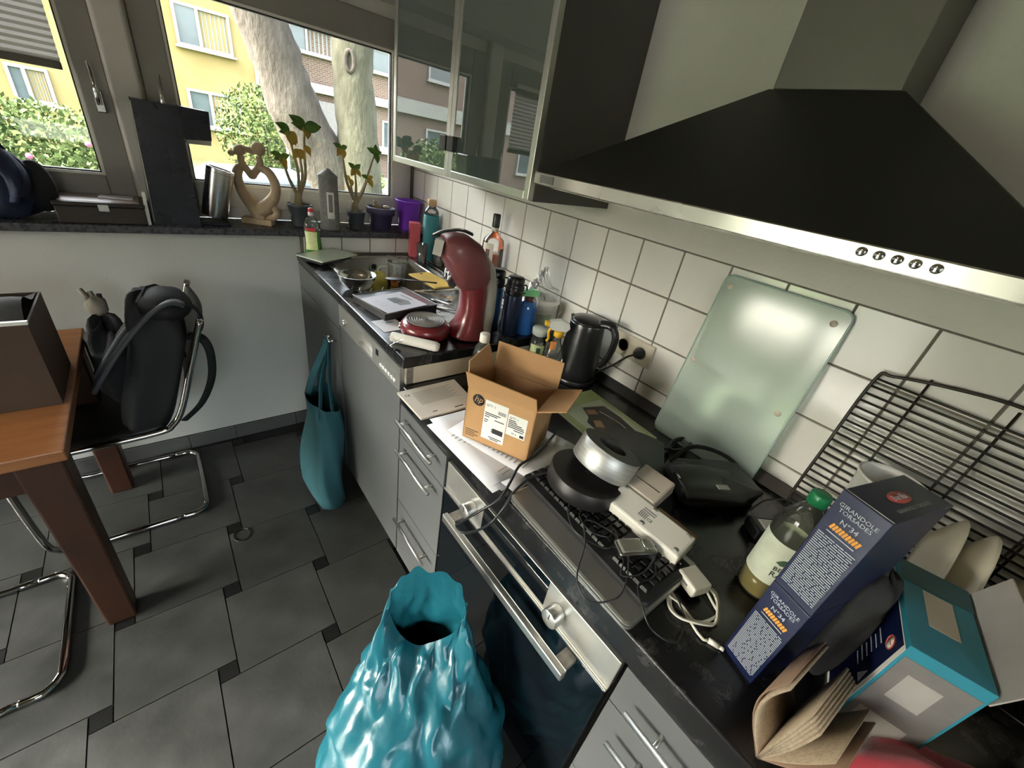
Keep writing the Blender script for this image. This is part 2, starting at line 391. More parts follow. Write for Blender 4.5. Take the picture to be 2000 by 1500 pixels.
# brown corner strip at the end of the tiles and the black sealing strip on the worktop
struct(MB().box((1.176,2.388,1.112),(1.2,2.402,2.10)).build('trim_2','blind_bar',world=True))
struct(MB().prism([(1.193,-1.15,.904),(1.168,-1.15,.904),(1.186,-1.15,.934),(1.193,-1.15,.934)],(0,2.155,0)).build('trim_3','marble_d',world=True))
# baseboard of cut slate pieces
bb = struct(MB().box((-1.2,2.2105,0),(.5,2.2195,.075)).build('baseboard_window','floor_grout',world=True))
for x0, x1 in ((-1.2,-1.002),(-1.0,-.702),(-.7,-.402),(-.4,-.10),(-.098,.10),(.103,.40),(.403,.499)):
    MB().box((x0,2.204,0),(x1,2.2105,.076)).build('skirting_tile','base_tile',bb,world=True,bevel=.001)
# ------------------------------------------------------------------ window sill
struct(MB().box((-1.19,2.185,1.084),(1.199,2.405,1.112)).build('trim_4','stone',world=True,bevel=.004))
# ------------------------------------------------------------------ windows
def window(name, x0, x1, gx0, gx1, z0, z1, gz0, gz1, st):
    r = bpy.data.objects.new(name, None); COL.objects.link(r); r.location = ((x0+x1)/2,2.43,z0); struct(r); r.matrix_basis = Matrix.Translation(r.location)
    f = MB(); Y0, Y1 = 2.405, 2.48
    f.box((x0,Y0,z0),(x0+st,Y1,z1)).box((x1-st,Y0,z0),(x1,Y1,z1)).box((x0+st,Y0,z0),(x1-st,Y1,z0+.055)).box((x0+st,Y0,z1-.06),(x1-st,Y1,z1))
    f.build('window_frame','frame_white',r,world=True,bevel=.004)
    a = .0; X0, X1, Z0, Z1 = x0+st+a, x1-st-a, z0+.052, z1-.058; y0, y1 = 2.388, 2.462
    for nm, p, q in (('stile',(X0,y0,Z0),(gx0,y1,Z1)),('stile',(gx1,y0,Z0),(X1,y1,Z1)),('rail',(gx0,y0,Z0),(gx1,y1,gz0)),('rail',(gx0,y0,gz1),(gx1,y1,Z1))):
        MB().box(p,q).build(nm,'sash' if nm=='stile' and p[0]==X0 or name in ('window_1','window_4','window_5') or p[2]==gz1 else 'frame_white',r,world=True,bevel=.004)  # shaded tone on left stile and top rail, lit tone on the rest
    b = MB(); t = .009; ga, gb = gx0, gx1
    b.box((ga,2.392,gz0),(ga+t,2.42,gz1)).box((gb-t,2.392,gz0),(gb,2.42,gz1)).box((ga+t,2.392,gz0),(gb-t,2.42,gz0+t)).box((ga+t,2.392,gz1-t),(gb-t,2.42,gz1))
    b.build('glazing_bead','bead',r,world=True)
    b = MB(); e = t; u = .005
    b.box((ga+e,2.404,gz0+e),(ga+e+u,2.425,gz1-e)).box((gb-e-u,2.404,gz0+e),(gb-e,2.425,gz1-e)).box((ga+e+u,2.404,gz0+e),(gb-e-u,2.425,gz0+e+u)).box((ga+e+u,2.404,gz1-e-u),(gb-e-u,2.425,gz1-e))
    b.build('gasket','gasket',r,world=True)
    MB().box((ga+t,2.422,gz0+t),(gb-t,2.426,gz1-t)).build('pane','pane',r,world=True)
    return r
def handle(r, x, z):
    b = MB(); b.bc((x,2.384,z-.02),(.028,.012,.07)); b.cyl((x,2.383,z-.02),(x,2.352,z-.02),.009)
    h = b.build('handle','chrome',r,world=True,bevel=.003)
    MB().tube([(x,2.352,z-.03),(x,2.348,z),(x,2.346,z+.10)],[.008,.009,.007],10,flat=.8).build('lever','chrome',h,world=False).matrix_parent_inverse = r.matrix_basis.inverted()
w1 = window('window_1', -1.14, -.0, -1.0, -.126, 1.112, 2.1, 1.257, 1.93, .045)
w2 = window('window_2', .0, 1.19, .15, 1.065, 1.112, 2.1, 1.257, 1.927, .06)
handle(w1, -.083, 1.53); handle(w2, .105, 1.53)
struct(MB().prism([(-.052,2.405,1.113),(.06,2.405,1.113),(.045,2.372,1.113),(-.037,2.372,1.113)],(0,0,.985)).build('trim_5','frame_white',world=True,bevel=.006))
# pleated shade hung in the left sash
bl = thing('pleated_blind','grey pleated blind pulled halfway down in the left window','blind',(-.58,2.37,1.59))
def pl(u, v):
    z = 1.612+v*.32; return (-1.0+u*.845, 2.372+(.007 if int(round(v*32)) % 2 else -.007), z)
MB().grid(pl, 2, 33, sm=False).build('pleats','blind',bl,world=True)
MB().box((-1.0,2.360,1.588),(-.155,2.384,1.612)).build('bottom_bar','blind_bar',bl,world=True,bevel=.003)
MB().box((-1.0,2.360,1.93),(-.155,2.386,1.952)).build('top_rail','frame_white',bl,world=True,bevel=.003)
# ================================================================== outside
GZ = -.9
struct(MB().box((-40,-30,GZ-.1),(40,60,GZ)).build('ground','asphalt',world=True))
struct(MB().box((-40,14.5,GZ),(40,23.9,GZ+.06)).build('lawn','lawn',world=True))
struct(MB().box((-40,2.6,GZ),(40,6.5,GZ+.05)).build('lawn_near','lawn',world=True))
def out_window(parent, x0, x1, z0, z1, y, split=.4, curt=True, mi=None, d=.10):
    fr = MB(); t = .09
    fr.box((x0,y-.06,z0),(x0+t,y+d,z1)).box((x1-t,y-.06,z0),(x1,y+d,z1)).box((x0+t,y-.06,z0),(x1-t,y+d,z0+t)).box((x0+t,y-.06,z1-t),(x1-t,y+d,z1))
    xs = x0+(x1-x0)*split
    if split: fr.box((xs-.05,y-.07,z0+t),(xs+.05,y+d,z1-t))
    fr.box((x0-.08,y-.16,z0-.07),(x1+.08,y+d,z0))
    f = fr.build('window','out_white',parent,world=True)
    inv = parent.matrix_basis.inverted()
    def sub(nm, b, mt):
        o = b.build(nm, mt, f); o.matrix_parent_inverse = Matrix.Identity(4); o.data.transform(inv)
    sub('glass', MB().box((x0+t,y,z0+t),((xs-.05) if split else x1-t,y+.02,z1-t)), 'out_glass')
    if split:
        def cf(u, v): return (xs+.05+u*(x1-t-xs-.05), y+.03+.03*math.sin(u*40), z0+t+v*(z1-t*2-z0))
        sub('curtain', MB().grid(cf, 60, 2), 'curtain' if curt else 'out_glass')
yh = thing('apartment_house','yellow rendered apartment house across the street with white windows','building',(0,24.5,GZ))
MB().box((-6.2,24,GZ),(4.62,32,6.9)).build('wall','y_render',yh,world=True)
MB().box((-6.2,23.7,6.9),(4.62,32,7.1)).build('roof','roofmat',yh,world=True)
MB().cyl((4.5,23.94,GZ),(4.5,23.94,6.9),.06).build('downpipe','out_white',yh,world=True)
for x0, x1 in ((1.92,3.74),(-3.0,-1.98),(-5.4,-4.0)):
    for z0, z1 in ((3.13,4.46),(.46,1.76)):
        if x0 < 0 and z0 == .46: z0, z1 = .43, 1.5
        out_window(yh, x0, x1, z0, z1, 24-.02, .42)
bh = thing('brick_house','light red brick house behind the two tree trunks','building',(11,27,GZ))
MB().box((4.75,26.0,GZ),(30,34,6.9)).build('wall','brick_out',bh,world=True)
for z0, z1 in ((2.62,2.98),(5.2,5.5)): MB().box((4.75,25.7,z0),(30,26.05,z1)).build('band','out_white',bh,world=True)
MB().box((5.0,25.6,6.9),(30,34,7.1)).build('roof','roofmat',bh,world=True)
for x0, x1, z0, z1, s in ((6.4,8.5,4.15,5.15,.36),(10.3,11.6,4.1,5.1,0),(13.2,14.6,4.1,5.1,0),(8.6,9.2,.9,1.8,0),(10.9,12.3,.5,2.0,0)):
    out_window(bh, x0, x1, z0, z1, 25.98, s)
MB().box((6.9,25.75,GZ),(8.5,26.02,2.3)).build('entrance','out_dark',bh,world=True)
MB().box((8.3,25.6,.35),(14,26.02,.7)).build('plinth','out_white',bh,world=True)
lh = thing('brick_house','dark red brick house with white bands left of the yellow house','building',(-15,24,GZ))
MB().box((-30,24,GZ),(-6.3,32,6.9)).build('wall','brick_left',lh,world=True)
MB().box((-30,23.75,2.5),(-6.3,24.05,3.15)).build('band','concrete',lh,world=True)
MB().box((-30,23.6,6.9),(-6.6,32,7.1)).build('roof','roofmat',lh,world=True)
for k in range(6):
    x = -9.0-k*3.4
    for z0, z1 in ((.4,2.0),(4.2,6.0)): out_window(lh, x, x+1.5, z0, z1, 23.98, 0)
# the two trunks of the tree in the front garden
def trunk(pts, rs, seed, mt, name, label):
    rnd = random.Random(seed); P2 = spl(pts, 6); k = len(P2); b = MB(); n = 14
    R2 = [rs[0]+(rs[1]-rs[0])*i/(k-1) for i in range(k)]
    b.tube(P2, R2, n)
    b.v = [tuple(V(p)+V((rnd.uniform(-1,1),rnd.uniform(-1,1),rnd.uniform(-1,1)))*.02) for p in b.v]
    r = thing(name, label, 'tree', (pts[0][0],pts[0][1],GZ)); b.build('trunk',mt,r,world=True)
    return r
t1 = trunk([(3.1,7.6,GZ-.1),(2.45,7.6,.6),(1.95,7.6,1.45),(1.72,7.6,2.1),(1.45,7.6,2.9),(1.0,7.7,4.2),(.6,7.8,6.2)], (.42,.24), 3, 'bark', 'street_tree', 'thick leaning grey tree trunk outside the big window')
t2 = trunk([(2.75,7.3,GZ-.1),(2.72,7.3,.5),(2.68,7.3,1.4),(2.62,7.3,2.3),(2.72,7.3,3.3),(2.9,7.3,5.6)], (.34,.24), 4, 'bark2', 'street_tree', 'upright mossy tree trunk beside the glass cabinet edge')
def scar(root, c, n, rx, rz, mt):
    T = frame(c, V((0,0,1)).cross(V(n)), (0,0,1))
    b = MB(); b.tube([T @ V((rx*math.cos(a),rz*math.sin(a),0)) for a in [2*PI*i/16 for i in range(16)]],.028,8,True)
    b.build('scar',mt,root,world=True)
scar(t2,(2.49,7.05,2.32),(-.3,-1,0),.055,.12,'bark'); scar(t1,(1.82,7.30,1.70),(-.25,-1,0),.05,.16,'bark2')
def bush(name, label, c, r, n, mt, seed, twig=True):
    rnd = random.Random(seed); b = MB()
    for _ in range(n):
        while True:
            d = V((rnd.uniform(-1,1),rnd.uniform(-1,1),rnd.uniform(-1,1)))
            if .25 < d.length < 1: break
        p = V((c[0]+d.x*r[0], c[1]+d.y*r[1], c[2]+d.z*r[2])); s = rnd.uniform(.03,.075)
        u = V((rnd.uniform(-1,1),rnd.uniform(-1,1),rnd.uniform(-1,1))).normalized(); w = u.orthogonal().normalized()
        b.add([p-u*s, p+w*s*.55, p+u*s, p-w*s*.55], [(0,1,2,3)])
    ro = thing(name, label, 'bush', (c[0],c[1],GZ))
    fo = b.build('foliage', mt, ro, world=True); fo['kind'] = 'stuff'
    s = MB()
    for k in range(5):
        a = rnd.uniform(0,6.28); s.tube([(c[0]+.05*math.cos(a),c[1]+.05*math.sin(a),GZ),(c[0]+r[0]*.4*math.cos(a),c[1]+r[1]*.4*math.sin(a),c[2]),(c[0]+r[0]*.6*math.cos(a),c[1]+r[1]*.6*math.sin(a),c[2]+r[2]*.6)],[.03,.02,.006],6)
    s.build('stems','bark',ro,world=True)
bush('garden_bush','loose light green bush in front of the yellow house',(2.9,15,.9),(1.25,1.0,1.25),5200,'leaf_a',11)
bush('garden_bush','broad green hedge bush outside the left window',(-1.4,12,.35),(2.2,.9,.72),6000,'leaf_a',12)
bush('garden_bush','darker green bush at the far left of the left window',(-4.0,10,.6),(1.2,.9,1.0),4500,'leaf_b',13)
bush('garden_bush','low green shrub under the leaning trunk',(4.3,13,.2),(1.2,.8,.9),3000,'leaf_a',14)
rb = random.Random(5); fl_b = MB()
for _ in range(7): fl_b.ball((rb.uniform(-1.5,-.2),11.0,rb.uniform(-.2,.8)),.045,8,6)
bpy.data.objects  # blossoms belong to the hedge
hb = [o for o in COL.objects if o.get('label','').startswith('broad green hedge')][0]
fl_b.build('blossoms','petal',hb,world=True)
# street sign
ss = thing('street_sign','round traffic sign on a thin white pole before the bush','sign',(2.85,12.6,GZ))
MB().cyl((2.85,12.6,GZ),(2.85,12.6,2.0),.03).build('pole','out_white',ss,world=True)
MB().cyl((2.85,12.56,1.9),(2.85,12.53,1.9),.16,n=24).build('disc','out_white',ss,world=True)
MB().tube([(2.85+.135*math.cos(a),12.525,1.9+.135*math.sin(a)) for a in [2*PI*i/24 for i in range(24)]],.022,6,True).build('ring','red',ss,world=True)
MB().box((2.72,12.53,1.25),(2.98,12.56,1.62)).build('plate','out_white',ss,world=True)
# parked car
cr = thing('parked_car','pale blue parked car glimpsed low through the window','car',(1.8,9.5,GZ+.06))
b = MB(); prof = [(-2.0,.35),(-2.05,.75),(-1.5,.95),(-.9,1.42),(.6,1.45),(1.35,1.0),(2.0,.88),(2.1,.4)]
b.prism([(1.8+x,8.7,GZ+z) for x, z in prof],(0,1.65,0)); b.build('body','car',cr,world=True,bevel=.06,seg=3)
b = MB(); b.prism([(1.8+x,8.68,GZ+z) for x, z in ((-1.3,1.0),(-.82,1.36),(.52,1.38),(1.1,1.02))],(0,.03,0)); b.build('side_window','out_glass',cr,world=True)
for x in (-1.25,1.25):
    b = MB(); b.cyl((1.8+x,8.66,GZ+.33),(1.8+x,8.9,GZ+.33),.33,n=24); b.build('wheel','out_dark',cr,world=True)

# ------------------------------------------------------------------ fill lamp added out of view to brighten the room
lp = thing('added_fill_lamp','round warm white fill lamp added out of view under the ceiling','lamp',(-1.15,.35,CEIL))
MB().cyl((-1.15,.35,CEIL-.002),(-1.15,.35,CEIL-.05),.05).build('canopy','frame_white',lp,world=True)
DEF['fill_glow'] = dict(c=(1,.86,.66), em=FILL_LAMP, var=0)
MB().lathe([(0,-.17),(.12,-.16),(.19,-.12),(.21,-.08),(.2,-.055),(.06,-.05)],32,(-1.15,.35,CEIL)).build('shade','fill_glow',lp,world=True)
# ================================================================== fitted kitchen
DEF.update({
 'front_grey': dict(c=(.098,.101,.101), r=.48, spec=.4, var=.05, vs=3),
 'carcass': dict(c=(.11,.11,.108), r=.5, var=.04),
 'cab_dark': dict(c=(.085,.08,.07), r=.45, var=.06, vs=3),
 'cream_panel': dict(c=(.66,.58,.45), r=.5, var=.05),
 'zinc': dict(c=(.35,.32,.28), r=.55, m=.6, var=.25, vs=60),
 'black_gloss': dict(c=(.004,.006,.008), r=.04, spec=.8, var=0),
 'black_plastic': dict(c=(.012,.012,.013), r=.35, var=.1),
 'oven_steel': dict(c=(.58,.57,.53), r=.36, m=.85, var=.06, vs=9, rv=.03),
 'hood_black': dict(c=(.020,.020,.019), r=.38, var=.1, vs=3),
 'hood_grey': dict(c=(.15,.145,.125), r=.5, m=.35, var=.05),
 'tint_glass': dict(c=(.085,.110,.096), r=.015, spec=1.0, ior=2.0, var=0, coat=.0),
 'btn': dict(c=(.85,.84,.80), r=.3), 'lettering_grey': dict(c=(.2,.2,.2), r=.6), 'black_flat': dict(c=(.01,.01,.01), r=.6),
 'dirt': dict(c=(.05,.04,.03), c2=(.12,.10,.08), r=.8, vs=60, bump=.8, bs=90),
})
DEF['socket_cream'] = dict(c=(.62,.56,.44), r=.35, var=.1, vs=20); DEF['socket_dark'] = dict(c=(.30,.26,.19), r=.5)
FX = .4955     # front line of the doors
# ---- worktops
wtu = MB()
wtu.box((.494,1.018,.964),(.588,2.214,1.0)).box((.588,1.018,.964),(1.04,1.57,1.0)).box((.588,2.135,.964),(1.04,2.214,1.0)).box((1.04,1.018,.964),(1.192,2.214,1.0))
tag(wtu.build('worktop','marble',world=True,bevel=.004),'black marbled worktop around the sink, a step higher than the other','worktop')
tag(MB().box((.494,-1.12,.836),(1.192,1.014,.904)).build('worktop','marble',world=True,bevel=.004,seg=3),'black marbled lower worktop above the oven, full of clutter','worktop')
# ---- step between the two worktops
st = thing('end_panel','cream end panel with zinc strip under the raised worktop edge','panel',(.85,1.028,.904))
MB().box((.532,1.020,.9045),(1.19,1.034,.9635)).build('board','cream_panel',st,world=True)
MB().box((.508,1.020,.9045),(.531,1.034,.9635)).build('metal_strip','zinc',st,world=True)
# ---- sink
def rrect(x0,x1,y0,y1,r,z,n=6):
    out = []
    for cx, cy, a0 in ((x1-r,y1-r,0),(x0+r,y1-r,PI/2),(x0+r,y0+r,PI),(x1-r,y0+r,1.5*PI)):
        for i in range(n+1):
            a = a0+PI/2*i/n; out.append((cx+r*math.cos(a), cy+r*math.sin(a), z))
    return out
def loops(b, ls, mi=0, cap0=False, cap1=False, sm=True):
    n = len(ls[0]); vs = [p for l in ls for p in l]; fs = []
    for j in range(len(ls)-1):
        for i in range(n): fs.append((j*n+i, j*n+(i+1)%n, (j+1)*n+(i+1)%n, (j+1)*n+i))
    b.add(vs, fs, mi, sm)
    if cap0: b.add(ls[0], [tuple(range(n-1,-1,-1))], mi)
    if cap1: b.add(ls[-1], [tuple(range(n))], mi)
    return b
sk = thing('sink','stainless steel kitchen sink with overflow hole in the raised worktop','sink',(.80,1.85,1.0))
b = MB()
def ins(d, z, r): return rrect(.592+d,1.036-d,1.575+d,2.131-d,r,z)
loops(b, [ins(-.014,1.0005,.03),ins(-.012,1.0035,.03),ins(.012,1.0035,.045),ins(.018,.998,.045),ins(.024,.86,.05),ins(.05,.842,.05)], cap1=True)
b.build('basin','steel_h',sk,world=True,fix=True)
MB().cyl((.836,2.1065,.955),(.836,2.1015,.955),.014).build('overflow','black_plastic',sk,world=True)
MB().tube([(.836+.017*math.cos(a),2.1005,.955+.017*math.sin(a)) for a in [2*PI*i/18 for i in range(18)]],.0025,6,True).build('overflow_ring','chrome',sk,world=True)
MB().lathe([(0,.8445),(.03,.8445),(.034,.8425)],20,(.81,1.85,0)).build('drain','chrome',sk,world=True)
for k in range(4):
    y = 2.0-k*.0
    x = 1.056+k*.03
    MB().box((x,1.62,1.0005),(x+.012,2.12,1.0045)).build('draining_ridge','steel_h',sk,world=True,bevel=.0015)
MB().box((.60,2.148,1.0005),(1.14,2.196,1.0055)).build('back_ledge','dirt',sk,world=True,bevel=.002)
# ---- base units
def bar_handle(parent, y0, y1, z, x=.465, r=.0055, name='handle'):
    b = MB(); b.cyl((x,y0,z),(x,y1,z),r,n=12)
    for y in (y0+(y1-y0)*.12, y0+(y1-y0)*.88): b.cyl((x,y,z),(FX+.004,y,z),.0045,n=10)
    return b
def fronts(root, y0, y1, rows, hl=None):
    for z0, z1, hz in rows:
        d = MB().box((FX,y0+.0015,z0),(FX+.018,y1-.0015,z1)).build('drawer','front_grey',root,world=True,bevel=.0015)
        if hz:
            c = (y0+y1)/2; L = hl or .115
            hb = bar_handle(root, c-L, c+L, hz); inv = root.matrix_basis.inverted(); hb.v = [tuple(inv @ V(p)) for p in hb.v]
            hb.build('handle','alu',d)
u = thing('drawer_unit','narrow grey drawer unit with bar handles between dishwasher and oven','cabinet',(.8,.88,0))
MB().box((.515,.734,.10),(1.18,1.030,.834)).build('body','carcass',u,world=True)
MB().box((.56,.734,0),(.58,1.030,.10)).build('plinth','carcass',u,world=True)
fronts(u, .733, 1.031, ((.712,.830,.793),(.402,.708,.671),(.105,.398,.34)))
u = thing('drawer_unit','grey drawer unit with bar handles right of the oven','cabinet',(.8,-.2,0))
MB().box((.515,-.49,.10),(1.18,.094,.834)).build('body','carcass',u,world=True)
MB().box((.56,-.49,0),(.58,.094,.10)).build('plinth','carcass',u,world=True)
fronts(u, -.491, .095, ((.712,.830,.775),(.402,.708,.654),(.105,.398,.34)), .255)
u = thing('cabinet_unit','grey base cabinet at the near end of the worktop','cabinet',(.8,-.8,0))
MB().box((.515,-1.10,.10),(1.18,-.495,.834)).build('body','carcass',u,world=True)
MB().box((FX,-1.098,.105),(FX+.018,-.497,.83)).build('door','front_grey',u,world=True,bevel=.0015)
MB().box((.56,-1.10,0),(.58,-.495,.10)).build('plinth','carcass',u,world=True)
# sink cabinet
u = thing('sink_cabinet','grey cabinet under the sink beside the window wall','cabinet',(.8,1.9,0))
b = MB(); b.box((.515,1.609,.10),(1.18,1.627,.962)).box((.515,2.185,.10),(1.18,2.203,.962)).box((.515,1.627,.10),(1.18,2.185,.118)).box((1.16,1.627,.118),(1.18,2.185,.962)).box((.515,1.627,.88),(.533,2.185,.962))
b.build('body','carcass',u,world=True)
MB().box((FX,1.611,.845),(FX+.018,2.201,.960)).build('top_panel','front_grey',u,world=True,bevel=.0015)
d = MB().box((FX,1.611,.105),(FX+.018,2.201,.841)).build('door','front_grey',u,world=True,bevel=.0015)
b = MB(); b.cyl((.468,1.66,.772),(.468,1.72,.772),.005,n=10)
for y in (1.665,1.715): b.cyl((.468,y,.772),(.4958,y,.772),.004,n=8)
inv = u.matrix_basis.inverted(); b.v = [tuple(inv @ V(p)) for p in b.v]; b.build('handle','chrome',d)
MB().box((.56,1.609,0),(.58,2.203,.10)).build('plinth','carcass',u,world=True)
# dishwasher
u = thing('dishwasher','built-in dishwasher with steel control strip and grey door','dishwasher',(.8,1.32,0))
MB().box((.52,1.040,.10),(1.15,1.602,.955)).build('body','carcass',u,world=True)
b = MB(); X = .4935
b.box((X,1.036,.872),(X+.024,1.205+.055,.9605)).box((X,1.405,.872),(X+.024,1.605,.9605)).box((X,1.26,.935),(X+.024,1.405,.9605)).box((X,1.26,.872),(X+.024,1.405,.884)).box((X+.02,1.26,.884),(X+.024,1.405,.935),0)
cp = b.build('control_panel','oven_steel',u,world=True)
inv = u.matrix_basis.inverted()
def subp(nm, b, mt, par, **k):
    b.v = [tuple(inv @ V(p)) for p in b.v]; return b.build(nm, mt, par, **k)
subp('display', MB().box((X-.0008,1.205,.918),(X+.001,1.227,.941)), 'black_gloss', cp)
for k in range(6):
    y = 1.185-k*.022
    subp('button', MB().box((X-.003,y-.007,.890),(X+.001,y+.007,.901)), 'btn', cp, bevel=.002)
    for q in range(3): subp('mark', MB().box((X-.0004,y-.005,.9065+q*.006),(X+.001,y+.004,.9085+q*.006)), 'lettering_grey', cp)
subp('knob', MB().cyl((X-.008,1.54,.905),(X,1.54,.905),.012), 'oven_steel', cp)
MB().box((FX,1.0365,.105),(FX+.018,1.6045,.868)).build('door','front_grey',u,world=True,bevel=.0015)
MB().box((.56,1.037,0),(.58,1.604,.10)).build('plinth','carcass',u,world=True)
# oven
u = thing('oven','built-in oven with steel knobs, black glass door and thick bar handle','oven',(.8,.41,0))
MB().box((.53,.104,.10),(1.15,.726,.832)).build('body','carcass',u,world=True)
X = .499
pn = MB().box((X,.104,.724),(.52,.728,.818)).build('control_panel','oven_steel',u,world=True,bevel=.0015)
inv = u.matrix_basis.inverted()
subp('display', MB().box((X-.0015,.298,.734),(X+.002,.545,.816)), 'black_gloss', pn)
MB().box((X-.006,.104,.7165),(X+.01,.728,.7235)).build('trim_strip','alu',u,world=True,bevel=.001)
for y in (.59,.257):
    b = MB(); b.cyl((X-.031,y,.764),(X,y,.764),.0215,.0215,n=28)
    kn = subp('knob', b, 'alu', pn, bevel=.0025)
    subp('pointer', MB().box((X-.0318,y-.001,.766),(X-.0305,y+.001,.783)), 'black_flat', pn)
dr = MB().box((X-.004,.106,.125),(.527,.726,.7145)).build('door','black_gloss',u,world=True,bevel=.002)
b = MB(); b.bc((.452,.412,.700),(.016,.475,.026))
subp('handle', b, 'alu', dr, bevel=.003)
for y in (.63,.195): subp('handle_bracket', MB().bc((.475,y,.700),(.045,.03,.016)), 'zinc', dr)
MB().box((.56,.104,0),(.58,.728,.10)).build('plinth','carcass',u,world=True)
# ---- wall cabinet with glass doors
u = thing('wall_cabinet','wall cabinet with two tinted glass doors in aluminium frames','cabinet',(1.02,1.415,1.478))
b = MB(); b.box((.853,.958,1.478),(1.1925,.976,2.30)).box((.853,1.854,1.478),(1.1925,1.872,2.30)).box((.853,.976,1.478),(1.1925,1.854,1.496)).box((.853,.976,2.282),(1.1925,1.854,2.30)).box((1.18,.976,1.496),(1.1925,1.854,2.282)).box((.87,.976,1.88),(1.18,1.854,1.898))
b.build('body','cab_dark',u,world=True,bevel=.001)
inv = u.matrix_basis.inverted()
for k, (y0, y1) in enumerate(((.959,1.4135),(1.4165,1.871))):
    t = .022; z0, z1 = 1.480, 2.298; b = MB()
    b.box((.832,y0,z0),(.852,y0+t,z1)).box((.832,y1-t,z0),(.852,y1,z1)).box((.832,y0+t,z0),(.852,y1-t,z0+t)).box((.832,y0+t,z1-t),(.852,y1-t,z1))
    d = b.build('door','alu',u,world=True,bevel=.0012)
    subp('glass', MB().box((.8355,y0+t-.003,z0+t-.003),(.8405,y1-t+.003,z1-t+.003)), 'tint_glass', d)
    yk = y1-.024 if k == 0 else y0+.022
    subp('knob', MB().bc((.826,yk,1.583),(.016,.040,.046)), 'black_plastic', d, bevel=.002)
# ---- cooker hood
u = thing('cooker_hood','black pyramid cooker hood with steel rim and row of knobs','cooker hood',(1.0,.38,1.53))
hy0, hy1, hx, z0, z1 = -.072, .832, .735, 1.534, 1.561
b = MB(); b.hexa([(hx+.006,hy0,z1),(1.192,hy0,z1),(1.192,hy1,z1),(hx+.006,hy1,z1)],[(1.03,.265,1.787),(1.192,.265,1.787),(1.192,.496,1.787),(1.03,.496,1.787)])
b.build('pyramid','hood_black',u,world=True,bevel=.002)
rim = MB().box((hx,hy0-.003,z0),(1.192,hy1+.003,z1+.0005)).build('rim','steel_h',u,world=True,bevel=.002)
MB().box((hx+.03,hy0+.03,z0-.004),(1.16,hy1-.03,z0)).build('filter','zinc',u,world=True)
MB().box((1.035,.273,1.788),(1.192,.490,CEIL-.002)).build('chimney','hood_grey',u,world=True,bevel=.002)
inv = u.matrix_basis.inverted()
for y in (.145,.125,.105,.086,.065): subp('knob', MB().lathe([(.0062,0),(.0062,.004),(.0045,.006),(0,.006)],16,T=Matrix.Translation((hx,y,1.5505)) @ Matrix.Rotation(-PI/2,4,'Y')), 'chrome', rim)
subp('badge', MB().box((hx-.0012,.767,1.5395),(hx+.001,.812,1.5565)), 'lettering_grey', rim)
# ---- socket with plug
u = thing('double_socket','cream double wall socket on the tiles beside the kettle','socket',(1.19,.69,1.077))
T = frame((1.1895,.69,1.077),(0,-1,0),(0,0,1))
b = MB(); b.bc((0,0,.006),(.162,.082,.012),T=T); b.build('plate','socket_cream',u,world=True,bevel=.004)
for dx in (-.037,.036):
    b = MB(); b.lathe([(.0225,.012),(.0225,.0135),(.020,.0135),(.019,.004),(0,.004)],24,(dx,0,0),T=T); b.build('cup','socket_dark',u,world=True)
pg = thing('mains_plug','black plug with cord pushed into the right socket','plug',(1.17,.654,1.077))
b = MB(); b.lathe([(.018,.006),(.0185,.02),(.016,.032),(.009,.040),(.006,.048)],20,(.036,0,0),T=T); b.build('body','black_plastic',pg,world=True)
b = MB(); b.tube(spl([(1.142,.654,1.077),(1.115,.664,1.068),(1.10,.70,1.02),(1.12,.76,.96),(1.135,.80,.925),(1.135,.83,.912)],6),.0032,8); b.build('cord','black_plastic',pg,world=True)
